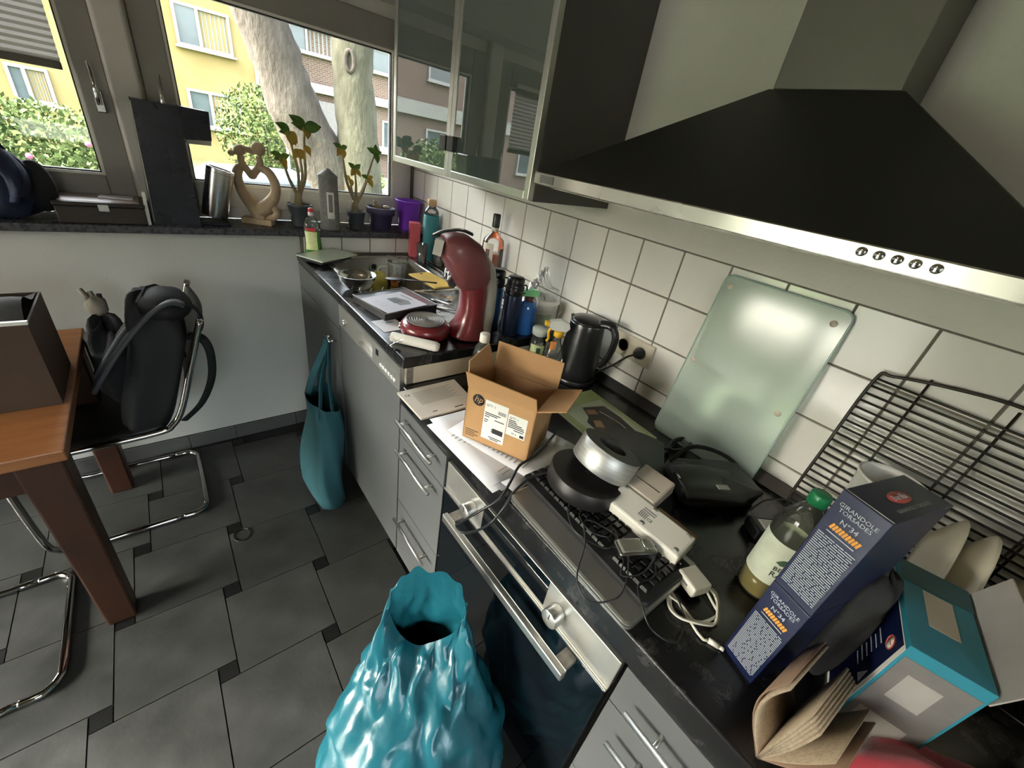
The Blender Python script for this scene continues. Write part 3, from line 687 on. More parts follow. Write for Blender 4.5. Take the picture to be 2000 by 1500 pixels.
# ================================================================== clutter on the lower worktop
DEF.update({
 'cardboard': dict(c=(.48,.27,.12), r=.8, var=.08, vs=12, bump=.08, bs=200), 'cardboard_in': dict(c=(.36,.21,.11), r=.85, var=.08, vs=12),
 'white_label': dict(c=(.80,.79,.74), r=.55, var=.02), 'ink': dict(c=(.015,.015,.015), r=.6, var=0), 'ink_grey': dict(c=(.25,.25,.25), r=.7, var=0),
 'paper': dict(c=(.72,.71,.73), r=.8, var=.02), 'paper_warm': dict(c=(.74,.68,.60), r=.75, var=.04), 'page': dict(c=(.34,.26,.18), r=.9, var=.2, vs=200), 'paper_edge': dict(c=(.60,.54,.45), r=.9, var=.15, vs=300, sc=(1,1,1)),
 'mag_green': dict(c=(.30,.42,.12), c2=(.55,.62,.35), r=.3, vs=14), 'mag_pale': dict(c=(.62,.68,.52), r=.3), 'mag_dark': dict(c=(.06,.05,.045), r=.3, var=.3), 'mag_orange': dict(c=(.45,.27,.13), r=.3),
 'lap_silver': dict(c=(.42,.41,.38), r=.32, m=.8, var=.06), 'key': dict(c=(.012,.012,.013), r=.3), 'kb_black': dict(c=(.018,.018,.02), r=.4),
 'tape_silver': dict(c=(.55,.55,.53), r=.48, m=.85, var=.22, vs=10, sc=(1,1,14)), 'tape_side': dict(c=(.09,.09,.085), r=.6, var=.3, vs=120), 'tape_black': dict(c=(.016,.014,.014), r=.42, var=.15),
 'white_plastic': dict(c=(.80,.77,.68), r=.35, var=.03), 'beige_tone': dict(c=(.62,.54,.45), r=.4, var=.03), 'grey_rubber': dict(c=(.42,.42,.38), r=.7), 'tan': dict(c=(.30,.19,.10), r=.6),
 'dark_dev': dict(c=(.030,.031,.030), r=.38, var=.15), 'dark_fabric': dict(c=(.014,.014,.016), r=.85, var=.25, vs=40, bump=.5, bs=160, bd=.002), 'dark_nylon': dict(c=(.035,.036,.036), r=.5, var=.2, vs=20, bump=.4, bs=50, bd=.004),
 'frost': lambda n: pane_glass(n, (.86,.96,.90), .12, 1.5, (.72,.84,.76), .58), 'frost_edge': dict(c=(.30,.42,.36), r=.2),
 'wire_black': dict(c=(.03,.026,.02), r=.45, m=.4, var=.3, vs=60), 'cream_ceramic': dict(c=(.66,.60,.47), r=.28, var=.05), 'cup_white': dict(c=(.74,.73,.68), r=.4, var=.06, vs=40),
 'pasta_navy': dict(c=(.006,.012,.050), r=.33, var=.12, vs=6, coat=.2), 'pasta_dark': dict(c=(.012,.014,.030), r=.4), 'print_white': dict(c=(.55,.58,.66), r=.5, var=0), 'print_orange': dict(c=(.85,.38,.06), r=.5, var=0), 'print_red': dict(c=(.45,.08,.06), r=.5, var=0),
 'pet': lambda n: pane_glass(n, (.90,.92,.86), .04, 1.35, (.7,.72,.62), .10), 'oil': dict(c=(.30,.22,.06), r=.1, tr=.3, ior=1.3, var=0), 'cap_green': dict(c=(.02,.22,.09), r=.35), 'oil_label': dict(c=(.55,.58,.46), r=.55, var=.12, vs=20), 'leaf_print': dict(c=(.05,.10,.06), r=.6),
 'teal_box': dict(c=(.03,.24,.33), r=.4, var=.08), 'teal_dark': dict(c=(.025,.10,.115), r=.45), 'grey_print': dict(c=(.17,.16,.155), r=.5, var=.2, vs=10), 'grey_light': dict(c=(.36,.34,.32), r=.5),
 'book_cover': dict(c=(.25,.155,.105), r=.6, var=.1), 'red_cloth': dict(c=(.42,.035,.06), r=.75, var=.15, vs=12, sheen=.3, bump=.3, bs=30, bd=.01),
 'clear_plastic': lambda n: pane_glass(n, (.88,.90,.86), .05, 1.3, (.7,.72,.68), .10), 'bottle_glass': lambda n: pane_glass(n, (.96,.97,.95), .02, 1.7, (.85,.85,.82), .13),
 'kettle': dict(c=(.014,.014,.015), r=.28, var=.1), 'navy_flask': dict(c=(.022,.032,.065), r=.3, m=.4), 'blue_flask': dict(c=(.04,.10,.24), r=.3, m=.4), 'blue_clear': dict(c=(.02,.10,.32), r=.15, coat=.3, var=.1),
 'green_nozzle': dict(c=(.22,.62,.28), r=.4), 'yellow_plastic': dict(c=(.85,.48,.03), r=.35), 'spray_label': dict(c=(.66,.70,.22), r=.5, c2=(.25,.42,.08), vs=30), 'orange_lab': dict(c=(.75,.28,.06), r=.5),
 'bucket': dict(c=(.70,.69,.63), r=.4, var=.04), 'bucket_print': dict(c=(.25,.33,.22), c2=(.55,.58,.48), r=.5, vs=16), 'blue_lab': dict(c=(.20,.42,.52), r=.5),
})
ZL = .904
def rbox(b, c, u, v, w, h, z0, z1, mi=0):
    """upright box: corner-free, centre c (x,y), unit dir u, size w along u and h across"""
    u = V((u[0],u[1],0)).normalized(); n = V((-u.y,u.x,0)); c = V((c[0],c[1],0))
    q = [c+u*(sx*w/2)+n*(sy*h/2) for sx, sy in ((-1,-1),(1,-1),(1,1),(-1,1))]
    return b.hexa([(p.x,p.y,z0) for p in q],[(p.x,p.y,z1) for p in q],mi)
# ---- loose sheets under the carton, each one a thing
sheets = [((.595,.660),.22,.302,.10),((.575,.655),.21,.297,.04),((.600,.640),.21,.297,.17),((.585,.668),.21,.297,-.02),((.645,.640),.21,.297,.30)]
for k, (c, w, h, a) in enumerate(sheets):
    lab = ['lowest white sheet in the loose pile under the carton','second white sheet from below in the pile under the carton','middle white sheet of the pile under the carton','second sheet from the top of the pile under the carton','printed top sheet of the pile, sticking out right of the carton'][k]
    r = thing('paper_sheet',lab,'paper',(c[0],c[1],ZL+.0006+k*.0016),a,group='loose sheets under the carton')
    def sf(u, v, w=w, h=h, k=k): return ((u-.5)*w, (v-.5)*h, .0006*math.sin(u*5+k)+.0005*math.sin(v*6+k*2))
    b = MB(); b.grid(sf, 6, 8); b.build('sheet','paper',r,solid=.0006)
    if k in (2,4):
        ln = MB()
        for q in range(15):
            y = .10-q*.0135; L = .13 if q % 4 else .07
            ln.box((-.085,y,.0012),(-.085+L,y+.0028,.0016))
        ln.build('printed_lines','ink_grey',r)
# ---- shipping carton
A3, B3, C3 = V((.522,.709,0)), V((.608,.541,0)), V((.733,.600,0)); D3 = A3+(C3-B3)
z0, z1 = .9150, 1.071
cb = thing('cardboard_box','small open brown cardboard carton with black round logo and white labels','box',((A3.x+C3.x)/2,(A3.y+C3.y)/2,z0))
def wallq(p, q, za, zb, t, out):   # wall slab from p to q, thickness t towards out
    p, q = V(p), V(q); o = V(out).normalized()*t
    return [(p.x,p.y,za),(q.x,q.y,za),((q+o).x,(q+o).y,za),((p+o).x,(p+o).y,za)], [(p.x,p.y,zb),(q.x,q.y,zb),((q+o).x,(q+o).y,zb),((p+o).x,(p+o).y,zb)]
cen = (A3+C3)/2
walls = [(A3,B3),(B3,C3),(C3,D3),(D3,A3)]
for p, q in walls:
    inn = cen-(p+q)/2
    b = MB(); b.hexa(*wallq(p,q,z0,z1,.003,inn)); b.build('side_panel','cardboard',cb,world=True,fix=True)
b = MB(); b.hexa([(p.x,p.y,z0) for p in (A3,B3,C3,D3)],[(p.x,p.y,z0+.003) for p in (A3,B3,C3,D3)]); b.build('bottom_panel','cardboard_in',cb,world=True)
def flap(p, q, p2, q2, nm='flap'):   # base edge p-q, outer edge p2-q2, 3d
    p, q, p2, q2 = map(V, (p,q,p2,q2)); n = (q-p).cross(p2-p).normalized()*.0015
    b = MB(); b.hexa([p-n,q-n,q2-n,p2-n],[p+n,q+n,q2+n,p2+n]); b.build(nm,'cardboard',cb,world=True,fix=True)
def at3(p, z): return (p.x,p.y,z)
dAB = (B3-A3).normalized(); dBC = (C3-B3).normalized()
flap(at3(A3,z1),at3(B3,z1),at3(A3-dBC*.012-dAB*.004,z1+.045),at3(B3-dBC*.018-dAB*.002,z1+.043),'front_flap')
flap(at3(D3,z1),at3(C3,z1),at3(D3+dBC*.004,z1+.078),at3(C3+dBC*.004,z1+.078),'back_flap')
flap(at3(A3,z1),at3(D3,z1),at3(A3+dBC*.012-dAB*.012,z1+.062),at3(D3-dBC*.03-dAB*.012,z1+.078),'side_flap')
flap(at3(B3,z1),at3(C3,z1),at3(B3+dBC*.012+dAB*.066,z1+.022),at3(C3-dBC*.012+dAB*.066,z1+.030),'side_flap')
MB().hexa([at3(p+(cen-p)*.06,z0+.004) for p in (A3,B3,C3,D3)],[at3(p+(cen-p)*.06,z1-.075) for p in (A3,B3,C3,D3)]).build('inner_tray','cardboard_in',cb,world=True)
inv = cb.matrix_basis.inverted()
TF = inv @ frame((A3.x,A3.y,z0), tuple(B3-A3), (0,0,1))   # x along the front, y up, z outwards
TF = TF @ Matrix.Translation((0,0,.0004))
b = MB(); b.lathe([(.0165,0),(.0165,.0006)],28,(.034,.128,0),T=TF); b.build('logo_disc','ink',cb)
text(cb,'hp',TF @ Matrix.Translation((.034,.1225,.0009)) @ Matrix(((1,.25,0,0),(0,1,0,0),(0,0,1,0),(0,0,0,1))),.024,'cardboard','CENTER',name='logo_letters')
def label(x0,y0,x1,y1,mt,z=.0005,nm='label'): 
    b = MB(); b.box((x0,y0,0),(x1,y1,z),T=TF); return b.build(nm,mt,cb)
label(.054,.022,.118,.138,'white_label'); label(.120,.062,.172,.124,'white_label')
pr = MB()
def ln(x0,y,x1,h=.0025): pr.box((x0,y,.0006),(x1,y+h,.0008),T=TF)
for q in range(14): 
    x = .092+q*.0016; pr.box((x,.108,.0006),(x+(.0009 if q%3 else .0004),.118,.0008),T=TF)
for y, xa, xb in ((.101,.057,.100),(.096,.057,.092),(.090,.057,.070),(.086,.085,.112),(.080,.057,.068),(.074,.057,.066),(.055,.080,.110),(.050,.080,.112),(.031,.075,.112),(.026,.080,.104)): ln(xa,y,xb)
for y, xa, xb in ((.106,.123,.142),(.101,.123,.146),(.096,.123,.160),(.091,.123,.166),(.086,.123,.168),(.080,.140,.166)): ln(xa,y,xb)
for k in range(4): ln(.008,.030-k*.006,.045-(k%2)*.01,.0018)
pr.build('printed_lines','ink',cb)
pr = MB(); pr.box((.083,.047,.0007),(.113,.062,.0009),T=TF); pr.box((.158,.066,.0007),(.169,.074,.0009),T=TF); pr.build('printed_block','ink',cb)
text(cb,'QTY: 1',TF @ Matrix.Translation((.057,.122,.0006)),.009,'ink'); text(cb,'QTY: 1',TF @ Matrix.Translation((.124,.112,.0006)),.008,'ink'); text(cb,'20 x',TF @ Matrix.Translation((.135,.068,.0006)),.008,'ink')
# ---- booklet half under the step
bk = thing('booklet','cream user booklet with small print lying at the worktop step','booklet',(.556,.905,ZL+.0005),.03)
def cov(z0,z1): return MB().hexa([(-.096,-.073,z0),(.092,-.083,z0),(.108,.075,z0),(-.094,.078,z0)],[(-.096,-.073,z1),(.092,-.083,z1),(.108,.075,z1),(-.094,.078,z1)])
cov(0,.0055).build('pages','paper_edge',bk); cov(.0056,.0066).build('cover','paper_warm',bk)
b = MB()
for q in range(13): b.box((-.06,.052-q*.0055,.0067),(.075-(q%3)*.01,.0532-q*.0055,.0069))
b.build('printed_lines','ink_grey',bk)
text(bk,'CE',Matrix.Translation((-.085,.045,.0067)) @ Matrix.Rotation(-.2,4,'Z'),.014,'ink'); 
b = MB(); b.box((.02,-.068,.0067),(.05,-.064,.0069)).box((-.05,-.06,.0067),(-.035,-.057,.0069)); b.build('imprint','ink',bk)
# ---- magazine
mg = thing('magazine','green computer magazine lying flat by the tiled wall','magazine',(.965,.595,ZL+.0005),math.radians(-4))
def mb(x0,y0,x1,y1,z0,z1): return MB().box((x0,y0,z0),(x1,y1,z1))
mb(-.105,-.148,.105,.148,0,.004).build('pages','paper_edge',mg); mb(-.105,-.148,.105,.148,.0041,.0048).build('cover','mag_green',mg)
mb(-.078,-.135,.088,.085,.0049,.0051).build('picture_field','mag_pale',mg)
b = MB(); b.prism([(-.06,-.11,.0052),(.06,-.125,.0052),(.075,-.02,.0052),(.07,.05,.0052),(-.01,.07,.0052),(-.03,.02,.0052),(-.055,.0,.0052)],(0,0,.0002)); b.build('picture','mag_dark',mg)
b = MB(); b.prism([(-.045,-.03,.0055),(-.02,-.045,.0055),(-.005,-.01,.0055),(-.03,.0,.0055)],(0,0,.0002)).prism([(-.02,.03,.0055),(.015,.02,.0055),(.02,.045,.0055),(-.01,.055,.0055)],(0,0,.0002)); b.build('picture_detail','mag_orange',mg)
MB().tube(spl([(.03,-.12,.0058),(.045,-.05,.0058),(.03,.03,.0058)],6),.001,6).build('picture_line','white_label',mg)
# ---- laptop with keyboard on it
lt = thing('laptop','closed silver laptop lying at the worktop front edge','laptop',(.605,.292,ZL+.0005),math.radians(-1.5))
loops(MB(),[rrect(-.108,.118,-.172,.172,.014,0),rrect(-.112,.122,-.176,.176,.016,.003),rrect(-.112,.122,-.176,.176,.016,.009)],cap0=True,cap1=True,sm=False).build('base','lap_silver',lt)
loops(MB(),[rrect(-.110,.120,-.174,.174,.016,.0105),rrect(-.112,.122,-.176,.176,.016,.012),rrect(-.112,.122,-.176,.176,.016,.017),rrect(-.108,.118,-.172,.172,.014,.019)],cap0=True,cap1=True,sm=False).build('lid','lap_silver',lt)
MB().box((-.105,-.17,.009),(.115,.17,.0105)).build('seam','ink',lt)
kb = thing('keyboard','black keyboard lying askew on the silver laptop','keyboard',(.622,.304,ZL+.021),math.radians(-2.5))
loops(MB(),[rrect(-.078,.078,-.183,.183,.012,0),rrect(-.080,.080,-.185,.185,.014,.003),rrect(-.080,.080,-.185,.185,.014,.010),rrect(-.077,.077,-.182,.182,.012,.013)],cap0=True,cap1=True,sm=False).build('body','kb_black',kb)
k1 = MB(); k1.hexa([(-.0085,-.0076,0),(.0085,-.0076,0),(.0085,.0076,0),(-.0085,.0076,0)],[(-.0062,-.0062,.0065),(.0062,-.0062,.0065),(.0062,.0062,.0065),(-.0062,.0062,.0065)])
km = k1.mesh('key','key')
for i in range(6):
    for j in range(20):
        if j in (14,) or (i == 0 and j in (1,5,10)): continue
        o = bpy.data.objects.new('key', km); COL.objects.link(o); o.parent = kb
        o.location = (.062-i*.021-(.006 if i else 0), .172-j*.0172-(.006 if j > 14 else 0), .013)
# ---- two tape rolls
def roll(name, label, c, ro, ri, h, mo, ms, tilt, ax):
    r = thing(name,label,'tape roll',c); r.rotation_mode = 'QUATERNION'
    r.matrix_basis = Matrix.Translation(V(c)) @ Matrix.Rotation(tilt,4,V(ax))
    b = MB(); b.lathe([(ro-.001,0),(ro,.001),(ro,h-.001),(ro-.001,h)],48); b.f = b.f[:-2]; b.m = b.m[:-2]; b.s = b.s[:-2]; b.build('outer_wrap',mo,r)
    b = MB(); n = 48
    for z in (0,h):
        b.grid(lambda u, v, z=z: ((ri+(ro-.001-ri)*v)*math.cos(u*2*PI),(ri+(ro-.001-ri)*v)*math.sin(u*2*PI),z), 48, 2, cu=True)
    b.build('side','%s' % ms,r)
    b = MB(); b.grid(lambda u, v: (ri*math.cos(u*2*PI),ri*math.sin(u*2*PI),h*v), 48, 2, cu=True); b.build('core','tape_side',r)
    return r
roll('tape_roll','wide black tape roll lying on the keyboard under the silver roll',(.650,.392,ZL+.041),.086,.006,.040,'tape_black','tape_black',.14,(.3,1,0))
roll('tape_roll','silver duct tape roll lying on the black roll',(.690,.385,ZL+.090),.073,.034,.056,'tape_silver','tape_side',.40,(.15,1,0))
# ---- white L-shaped plug adapter, upside down
wp = thing('plug_adapter','white L-shaped plug adapter lying bottom up behind the silver tin','adapter',(.70,.235,ZL+.036),math.radians(2))
wT = Matrix.Rotation(-.20,4,'Y')
b = MB(); b.bc((-.012,-.002,.022),(.068,.182,.036),T=wT); b.build('bar','white_plastic',wp,bevel=.005)
b = MB(); b.bc((.068,.052,.022),(.088,.082,.034),T=wT); b.build('cube','beige_tone',wp,bevel=.005)  # same white adapter; the darker shading of its tilt is put into the beige
b = MB(); b.bc((.060,.052,.0393),(.0016,.062,.0008),T=wT); b.build('slot','ink',wp)
for x, y in ((-.035,.075),(.012,.078),(-.035,-.080),(.013,-.080),(.012,.0),(-.036,.0)): 
    b = MB(); b.cyl((0,0,0),(0,0,.0012),.0058,n=16); b.v = [tuple(wT @ (V(p)+V((x,y,.0400)))) for p in b.v]; b.build('rubber_foot','grey_rubber',wp)
b = MB()
for q in range(5): b.box((-.024,.016-q*.004,.0402),(-.008,.0185-q*.004,.0404),T=wT)
for q in range(2): b.box((-.006+q*.006,-.012,.0402),(-.003+q*.006,.018,.0404),T=wT)
b.build('imprint','ink_grey',wp)
text(wp,'CE',wT @ Matrix.Translation((-.022,-.002,.0402)) @ Matrix.Rotation(-PI/2,4,'Z'),.010,'ink')
b = MB(); b.bc((.029,-.045,.018),(.012,.092,.022),T=wT); b.build('side_strip','tan',wp)
# ---- silver tin with clasp
tn = thing('metal_tin','small silver metal tin with clasp lying on the keyboard end','tin',(.605,.205,ZL+.042),math.radians(62))
b = MB(); b.bc((0,0,.010),(.036,.082,.018)); b.build('body','steel_h',tn,bevel=.004)
b = MB(); b.bc((0,.012,.0215),(.030,.045,.004)); b.build('lid','alu',tn,bevel=.0015)
b = MB(); b.tube([(-.012,-.028,.022),(-.012,-.012,.026),(.012,-.012,.026),(.012,-.028,.022)],.0016,6); b.build('clasp','chrome',tn)
# ---- cables
def cable(name, label, pts, r, mt='black_plastic', cat='cable', n=8):
    b = MB(); b.tube(spl(pts,n),r,8); o = b.build(name,mt,world=True); tag(o,label,cat); return o
cable('power_cable','thick black cord looping from the carton over the oven knob',[(.775,.60,.916),(.70,.565,.925),(.632,.535,.934),(.56,.515,.945),(.52,.495,.93),(.478,.48,.905),(.445,.505,.86),(.432,.55,.785),(.437,.572,.75),(.445,.545,.745),(.455,.48,.83),(.478,.462,.89),(.51,.468,.925),(.56,.47,.946),(.612,.452,.957)],.0033)
cable('earphone_cable','thin black earphone wire coiling over the laptop corner',[(.585,.365,.952),(.555,.345,.953),(.535,.30,.949),(.56,.24,.948),(.60,.25,.95),(.575,.31,.952),(.53,.27,.948),(.478,.235,.925),(.470,.195,.915),(.505,.165,.93),(.545,.175,.944),(.60,.215,.966),(.625,.185,.958),(.60,.150,.946),(.555,.155,.945),(.53,.13,.942),(.52,.095,.925),(.55,.06,.908),(.60,.07,.908),(.61,.10,.93)],.0016)
cable('earphone_cable','second thin black wire tangled beside the silver tin',[(.60,.335,.952),(.57,.325,.953),(.56,.285,.952),(.585,.255,.951),(.61,.26,.951),(.57,.205,.950),(.54,.185,.947),(.575,.165,.95),(.62,.17,.955),(.645,.185,.960)],.0015)
# white charging cable and its wall adapter
wc = thing('charging_cable','white charging cable coiled with a white connector','cable',(.655,.085,ZL))
pts = []
for t in range(58):
    a = t*.36; k = t/58
    pts.append((.658+(.044+.012*math.sin(t*.9))*math.cos(a)*1.05-.012*k, .088+(.050+.007*math.cos(t*.55))*math.sin(a), ZL+.0035+.006*k+.004*(math.sin(t*1.3)+1)*.5))
pts += [(.60,.045,ZL+.006),(.605,.028,ZL+.005)]
MB().tube(spl(pts,3),.0026,8).build('cord','white_plastic',wc,world=True)
b = MB(); b.tube([(.606,.027,ZL+.005),(.612,.010,ZL+.005)],.005,10,flat=.8); b.tube([(.612,.010,ZL+.005),(.614,.002,ZL+.005)],.0036,8,flat=.5); b.build('connector','white_plastic',wc,world=True)
ca = thing('charger_plug','white square wall charger inside the cable coil','charger',(.672,.103,ZL+.0015),math.radians(-18))
b = MB(); b.bc((0,0,.024),(.044,.048,.026)); b.build('body','white_plastic',ca,bevel=.004)
b = MB(); b.bc((-.0222,.0,.026),(.0008,.013,.005)); b.build('usb_port','ink_grey',ca)
# ---- dark devices by the glass board
rt = thing('router','dark grey curved router lying beside the magazine','router',(.905,.415,ZL+.0005),math.radians(-58))
def rtop(u, v):
    x = (u-.5)*.155; y = (v-.5)*.20; return (x, y, .036-.9*x*x*2-.35*y*y*2+.002)
b = MB(); b.grid(rtop, 10, 10)
b.hexa([(-.0775,-.10,0),(.0775,-.10,0),(.0775,.10,0),(-.0775,.10,0)],[(-.0775,-.10,.020),(.0775,-.10,.020),(.0775,.10,.020),(-.0775,.10,.020)]); b.build('shell','dark_dev',rt,bevel=.003)
MB().box((-.06,-.1008,.008),(.02,-.100,.014)).build('port_row','ink',rt)
cc = thing('power_adapter','black mains lead wound into a bundle with a cream connector','cable',(1.06,.40,ZL))
pts = []
for t in range(40):
    a = t*.628; pts.append((1.075+.050*math.cos(a)+.006*math.sin(t), .375+.020*math.sin(a)+.004*math.cos(t*.7), ZL+.006+.022*t/40+.004*math.sin(a)))
MB().tube(spl(pts,3),.0034,8).build('bundle','black_plastic',cc,world=True)
MB().tube(spl([(1.03,.385,.915),(.995,.425,.916),(.99,.46,.915)],6),.0036,8).build('lead','black_plastic',cc,world=True)
b = MB(); b.bc((.985,.475,.915),(.03,.032,.018)); b.build('plug','black_plastic',cc,world=True,bevel=.004)
b = MB(); b.bc((1.022,.435,.914),(.026,.044,.014)); b.build('connector','cream_ceramic',cc,world=True,bevel=.002)
bg = thing('camera_bag','dark grey nylon pouch with flap and buckle under the glass board','bag',(.985,.232,ZL+.0005),math.radians(-32))
def blob(sx, sy, sz, e=.35, n=20, m=10, seed=1, amp=.06):
    rnd = random.Random(seed); ph = [rnd.uniform(0,6.28) for _ in range(6)]
    def f(u, v):
        a = u*2*PI; t = -PI/2+PI*v
        ca, sa = math.cos(a), math.sin(a); ct, st_ = math.cos(t), math.sin(t)
        p = lambda q, k: math.copysign(abs(q)**k, q)
        w = 1+amp*(math.sin(3*a+ph[0])*math.cos(2*t+ph[1])+.6*math.sin(5*a+ph[2]+3*t)+.4*math.sin(7*a+ph[3]-4*t))
        return (sx*p(ct,e)*p(ca,e)*w, sy*p(ct,e)*p(sa,e)*w, sz*(1+p(st_,e)*(1 if st_ < 0 else w)))
    return f
b = MB(); b.grid(blob(.115,.070,.030,.45,seed=4), 32, 14, cu=True); b.build('body','dark_nylon',bg,fix=True)
b = MB(); b.grid(lambda u, v: (-.115+.17*u, -.078+.10*v, .060+.006*math.sin(u*4)-.018*(1-v)**3+.003*math.sin(v*9)), 12, 10); b.build('flap','dark_dev',bg,solid=.003)
b = MB(); b.bc((-.112,-.01,.055),(.004,.026,.012)); b.build('buckle','chrome',bg)
b = MB(); b.bc((-.02,-.060,.0712),(.03,.014,.002)); b.build('tag','grey_light',bg)
MB().tube(spl([(-.10,.05,.05),(-.02,.09,.075),(.08,.07,.06),(.12,.0,.03)],6),.006,8,flat=.3).build('strap','dark_fabric',bg)
pa = thing('power_brick','black power brick with a white type label and thin lead','adapter',(.985,.070,ZL+.0005),math.radians(-38))
b = MB(); b.bc((0,0,.016),(.105,.055,.032)); b.build('brick','black_plastic',pa,bevel=.006)
b = MB(); b.bc((-.012,-.002,.0325),(.045,.030,.001)); b.build('type_label','white_label',pa)
b = MB()
for q in range(4): b.bc((-.012,.008-q*.006,.0332),(.034,.002,.0004))
b.build('printed_lines','ink_grey',pa)
MB().tube(spl([(.05,.0,.016),(.09,.03,.03),(.085,.075,.045),(.03,.085,.03),(-.02,.06,.012)],6),.0022,8).build('lead','black_plastic',pa)
# ---- frosted glass board leaning on the tiles
gb = thing('glass_board','frosted glass cutting board leaning against the tiled wall','cutting board',(1.14,.33,ZL))
p0, p1, q0, q1 = V((1.106,.485,ZL+.002)), V((1.106,.178,ZL+.002)), V((1.1800,.485,1.402)), V((1.1800,.178,1.402))
uu = (p1-p0).normalized(); up = (q0-p0).normalized(); T = frame(p0,uu,up); Wd = (p1-p0).length; Hh = (q0-p0).length
def rr2(x0,x1,y0,y1,r,z): return [tuple(T @ V(p)) for p in rrect(x0,x1,y0,y1,r,z,5)]
o = rr2(0,Wd,0,Hh,.022,0); b = MB(); b.add(o,[tuple(range(len(o)))]); b.build('pane','frost',gb,world=True)
b = MB(); b.tube([p for p in o],.0022,6,True); b.build('edge','frost_edge',gb,world=True)
for x, y in ((.022,Hh-.03),(Wd-.03,Hh-.035),(.02,.25),(Wd-.03,.22)):
    b = MB(); b.lathe([(.008,-.003),(.008,.001),(0,.001)],16,(x,y,0),T=T); b.build('rubber_foot','socket_cream',gb,world=True)
# ---- grill rack
gr = thing('grill_rack','dark wire grill rack with bowed rim leaning on the tiles','grill rack',(1.14,-.12,ZL))
def G(y, z): return (1.118+(z-ZL)*.135, y, z)
yL, yR = .086, -.335
rim = spl([G(yL,.935),G(yL+.002,1.10),G(yL-.002,1.285),G(.06,1.305),G(-.03,1.325),G(-.125,1.335),G(-.23,1.325),G(-.31,1.305),G(yR,1.28),G(yR-.002,1.10),G(yR,.935),G(-.30,.915),G(-.12,.908),G(.05,.915)],6,True)
MB().tube(rim,.0036,8,True).build('rim','wire_black',gr,world=True)
for k in range(21):
    z = .925+k*.0182
    MB().tube([G(yL,z),G(yR,z)],.0030,6).build('rod','wire_black',gr,world=True)
for y in (.005,-.125,-.25): MB().tube([tuple(V(G(y,.913))+V((.004,0,0))),tuple(V(G(y,1.325))+V((.004,0,0)))],.0026,6).build('cross_rod','wire_black',gr,world=True)
# ---- tall white beaker
cu = thing('plastic_cup','tall white paper cup with black lettering behind the pasta boxes','cup',(1.06,-.048,ZL+.0005))
b = MB(); b.lathe([(.046,0),(.047,.003),(.060,.225),(.0635,.229),(.0635,.235),(.060,.237),(.057,.232),(.045,.01),(0,.008)],36); b.build('body','cup_white',cu)
ang = math.radians(196)
for k, ch in enumerate('fitvia'):
    a = ang+(k-2.5)*.17; r_ = .0588
    Tt = Matrix.Translation((r_*math.cos(a),r_*math.sin(a),.185)) @ frame((0,0,0),(-math.sin(a),math.cos(a),0),(0,0,1)) @ Matrix.Rotation(PI,4,'Z')
    text(cu,ch,Tt,.024,'ink','CENTER')
# ---- plates in a chrome dish rack
dk = thing('dish_rack','chrome wire dish rack holding cream plates by the grill rack','dish rack',(1.02,-.25,ZL))
for x in (.94,1.09):
    MB().tube([(x,-.10,ZL+.012),(x,-.42,ZL+.012)],.003,8).build('rail','chrome',dk,world=True)
for k in range(8):
    y = -.115-k*.042
    MB().tube(spl([(.94,y,ZL+.012),(.955,y,ZL+.075),(.965,y,ZL+.078),(.98,y,ZL+.014),(1.09,y,ZL+.012)],5),.0024,6).build('divider','chrome',dk,world=True)
for x in (.94,1.09):
    for y in (-.11,-.41): MB().cyl((x,y,ZL+.0005),(x,y,ZL+.012),.006).build('foot','black_plastic',dk,world=True)
for k, (y, lab) in enumerate(((-.136,'cream plate standing in the dish rack, nearest the pasta boxes'),(-.178,'second cream plate from the pasta boxes in the dish rack'),(-.262,'third cream plate from the pasta boxes in the dish rack'),(-.304,'fourth cream plate from the pasta boxes in the dish rack'),(-.346,'last cream plate in the dish rack, at the picture edge'))):
    T = Matrix.Translation((1.03,y,ZL+.016+.108)) @ Matrix.Rotation(math.radians(84),4,'X')
    b = MB(); b.lathe([(0,0),(.050,0),(.056,.003),(.095,.024),(.108,.034),(.1105,.0375),(.107,.041),(.092,.032),(.054,.010),(0,.007)],40,T=T)
    tag(b.build('plate','cream_ceramic',world=True),lab,'plate','cream plates in the dish rack')
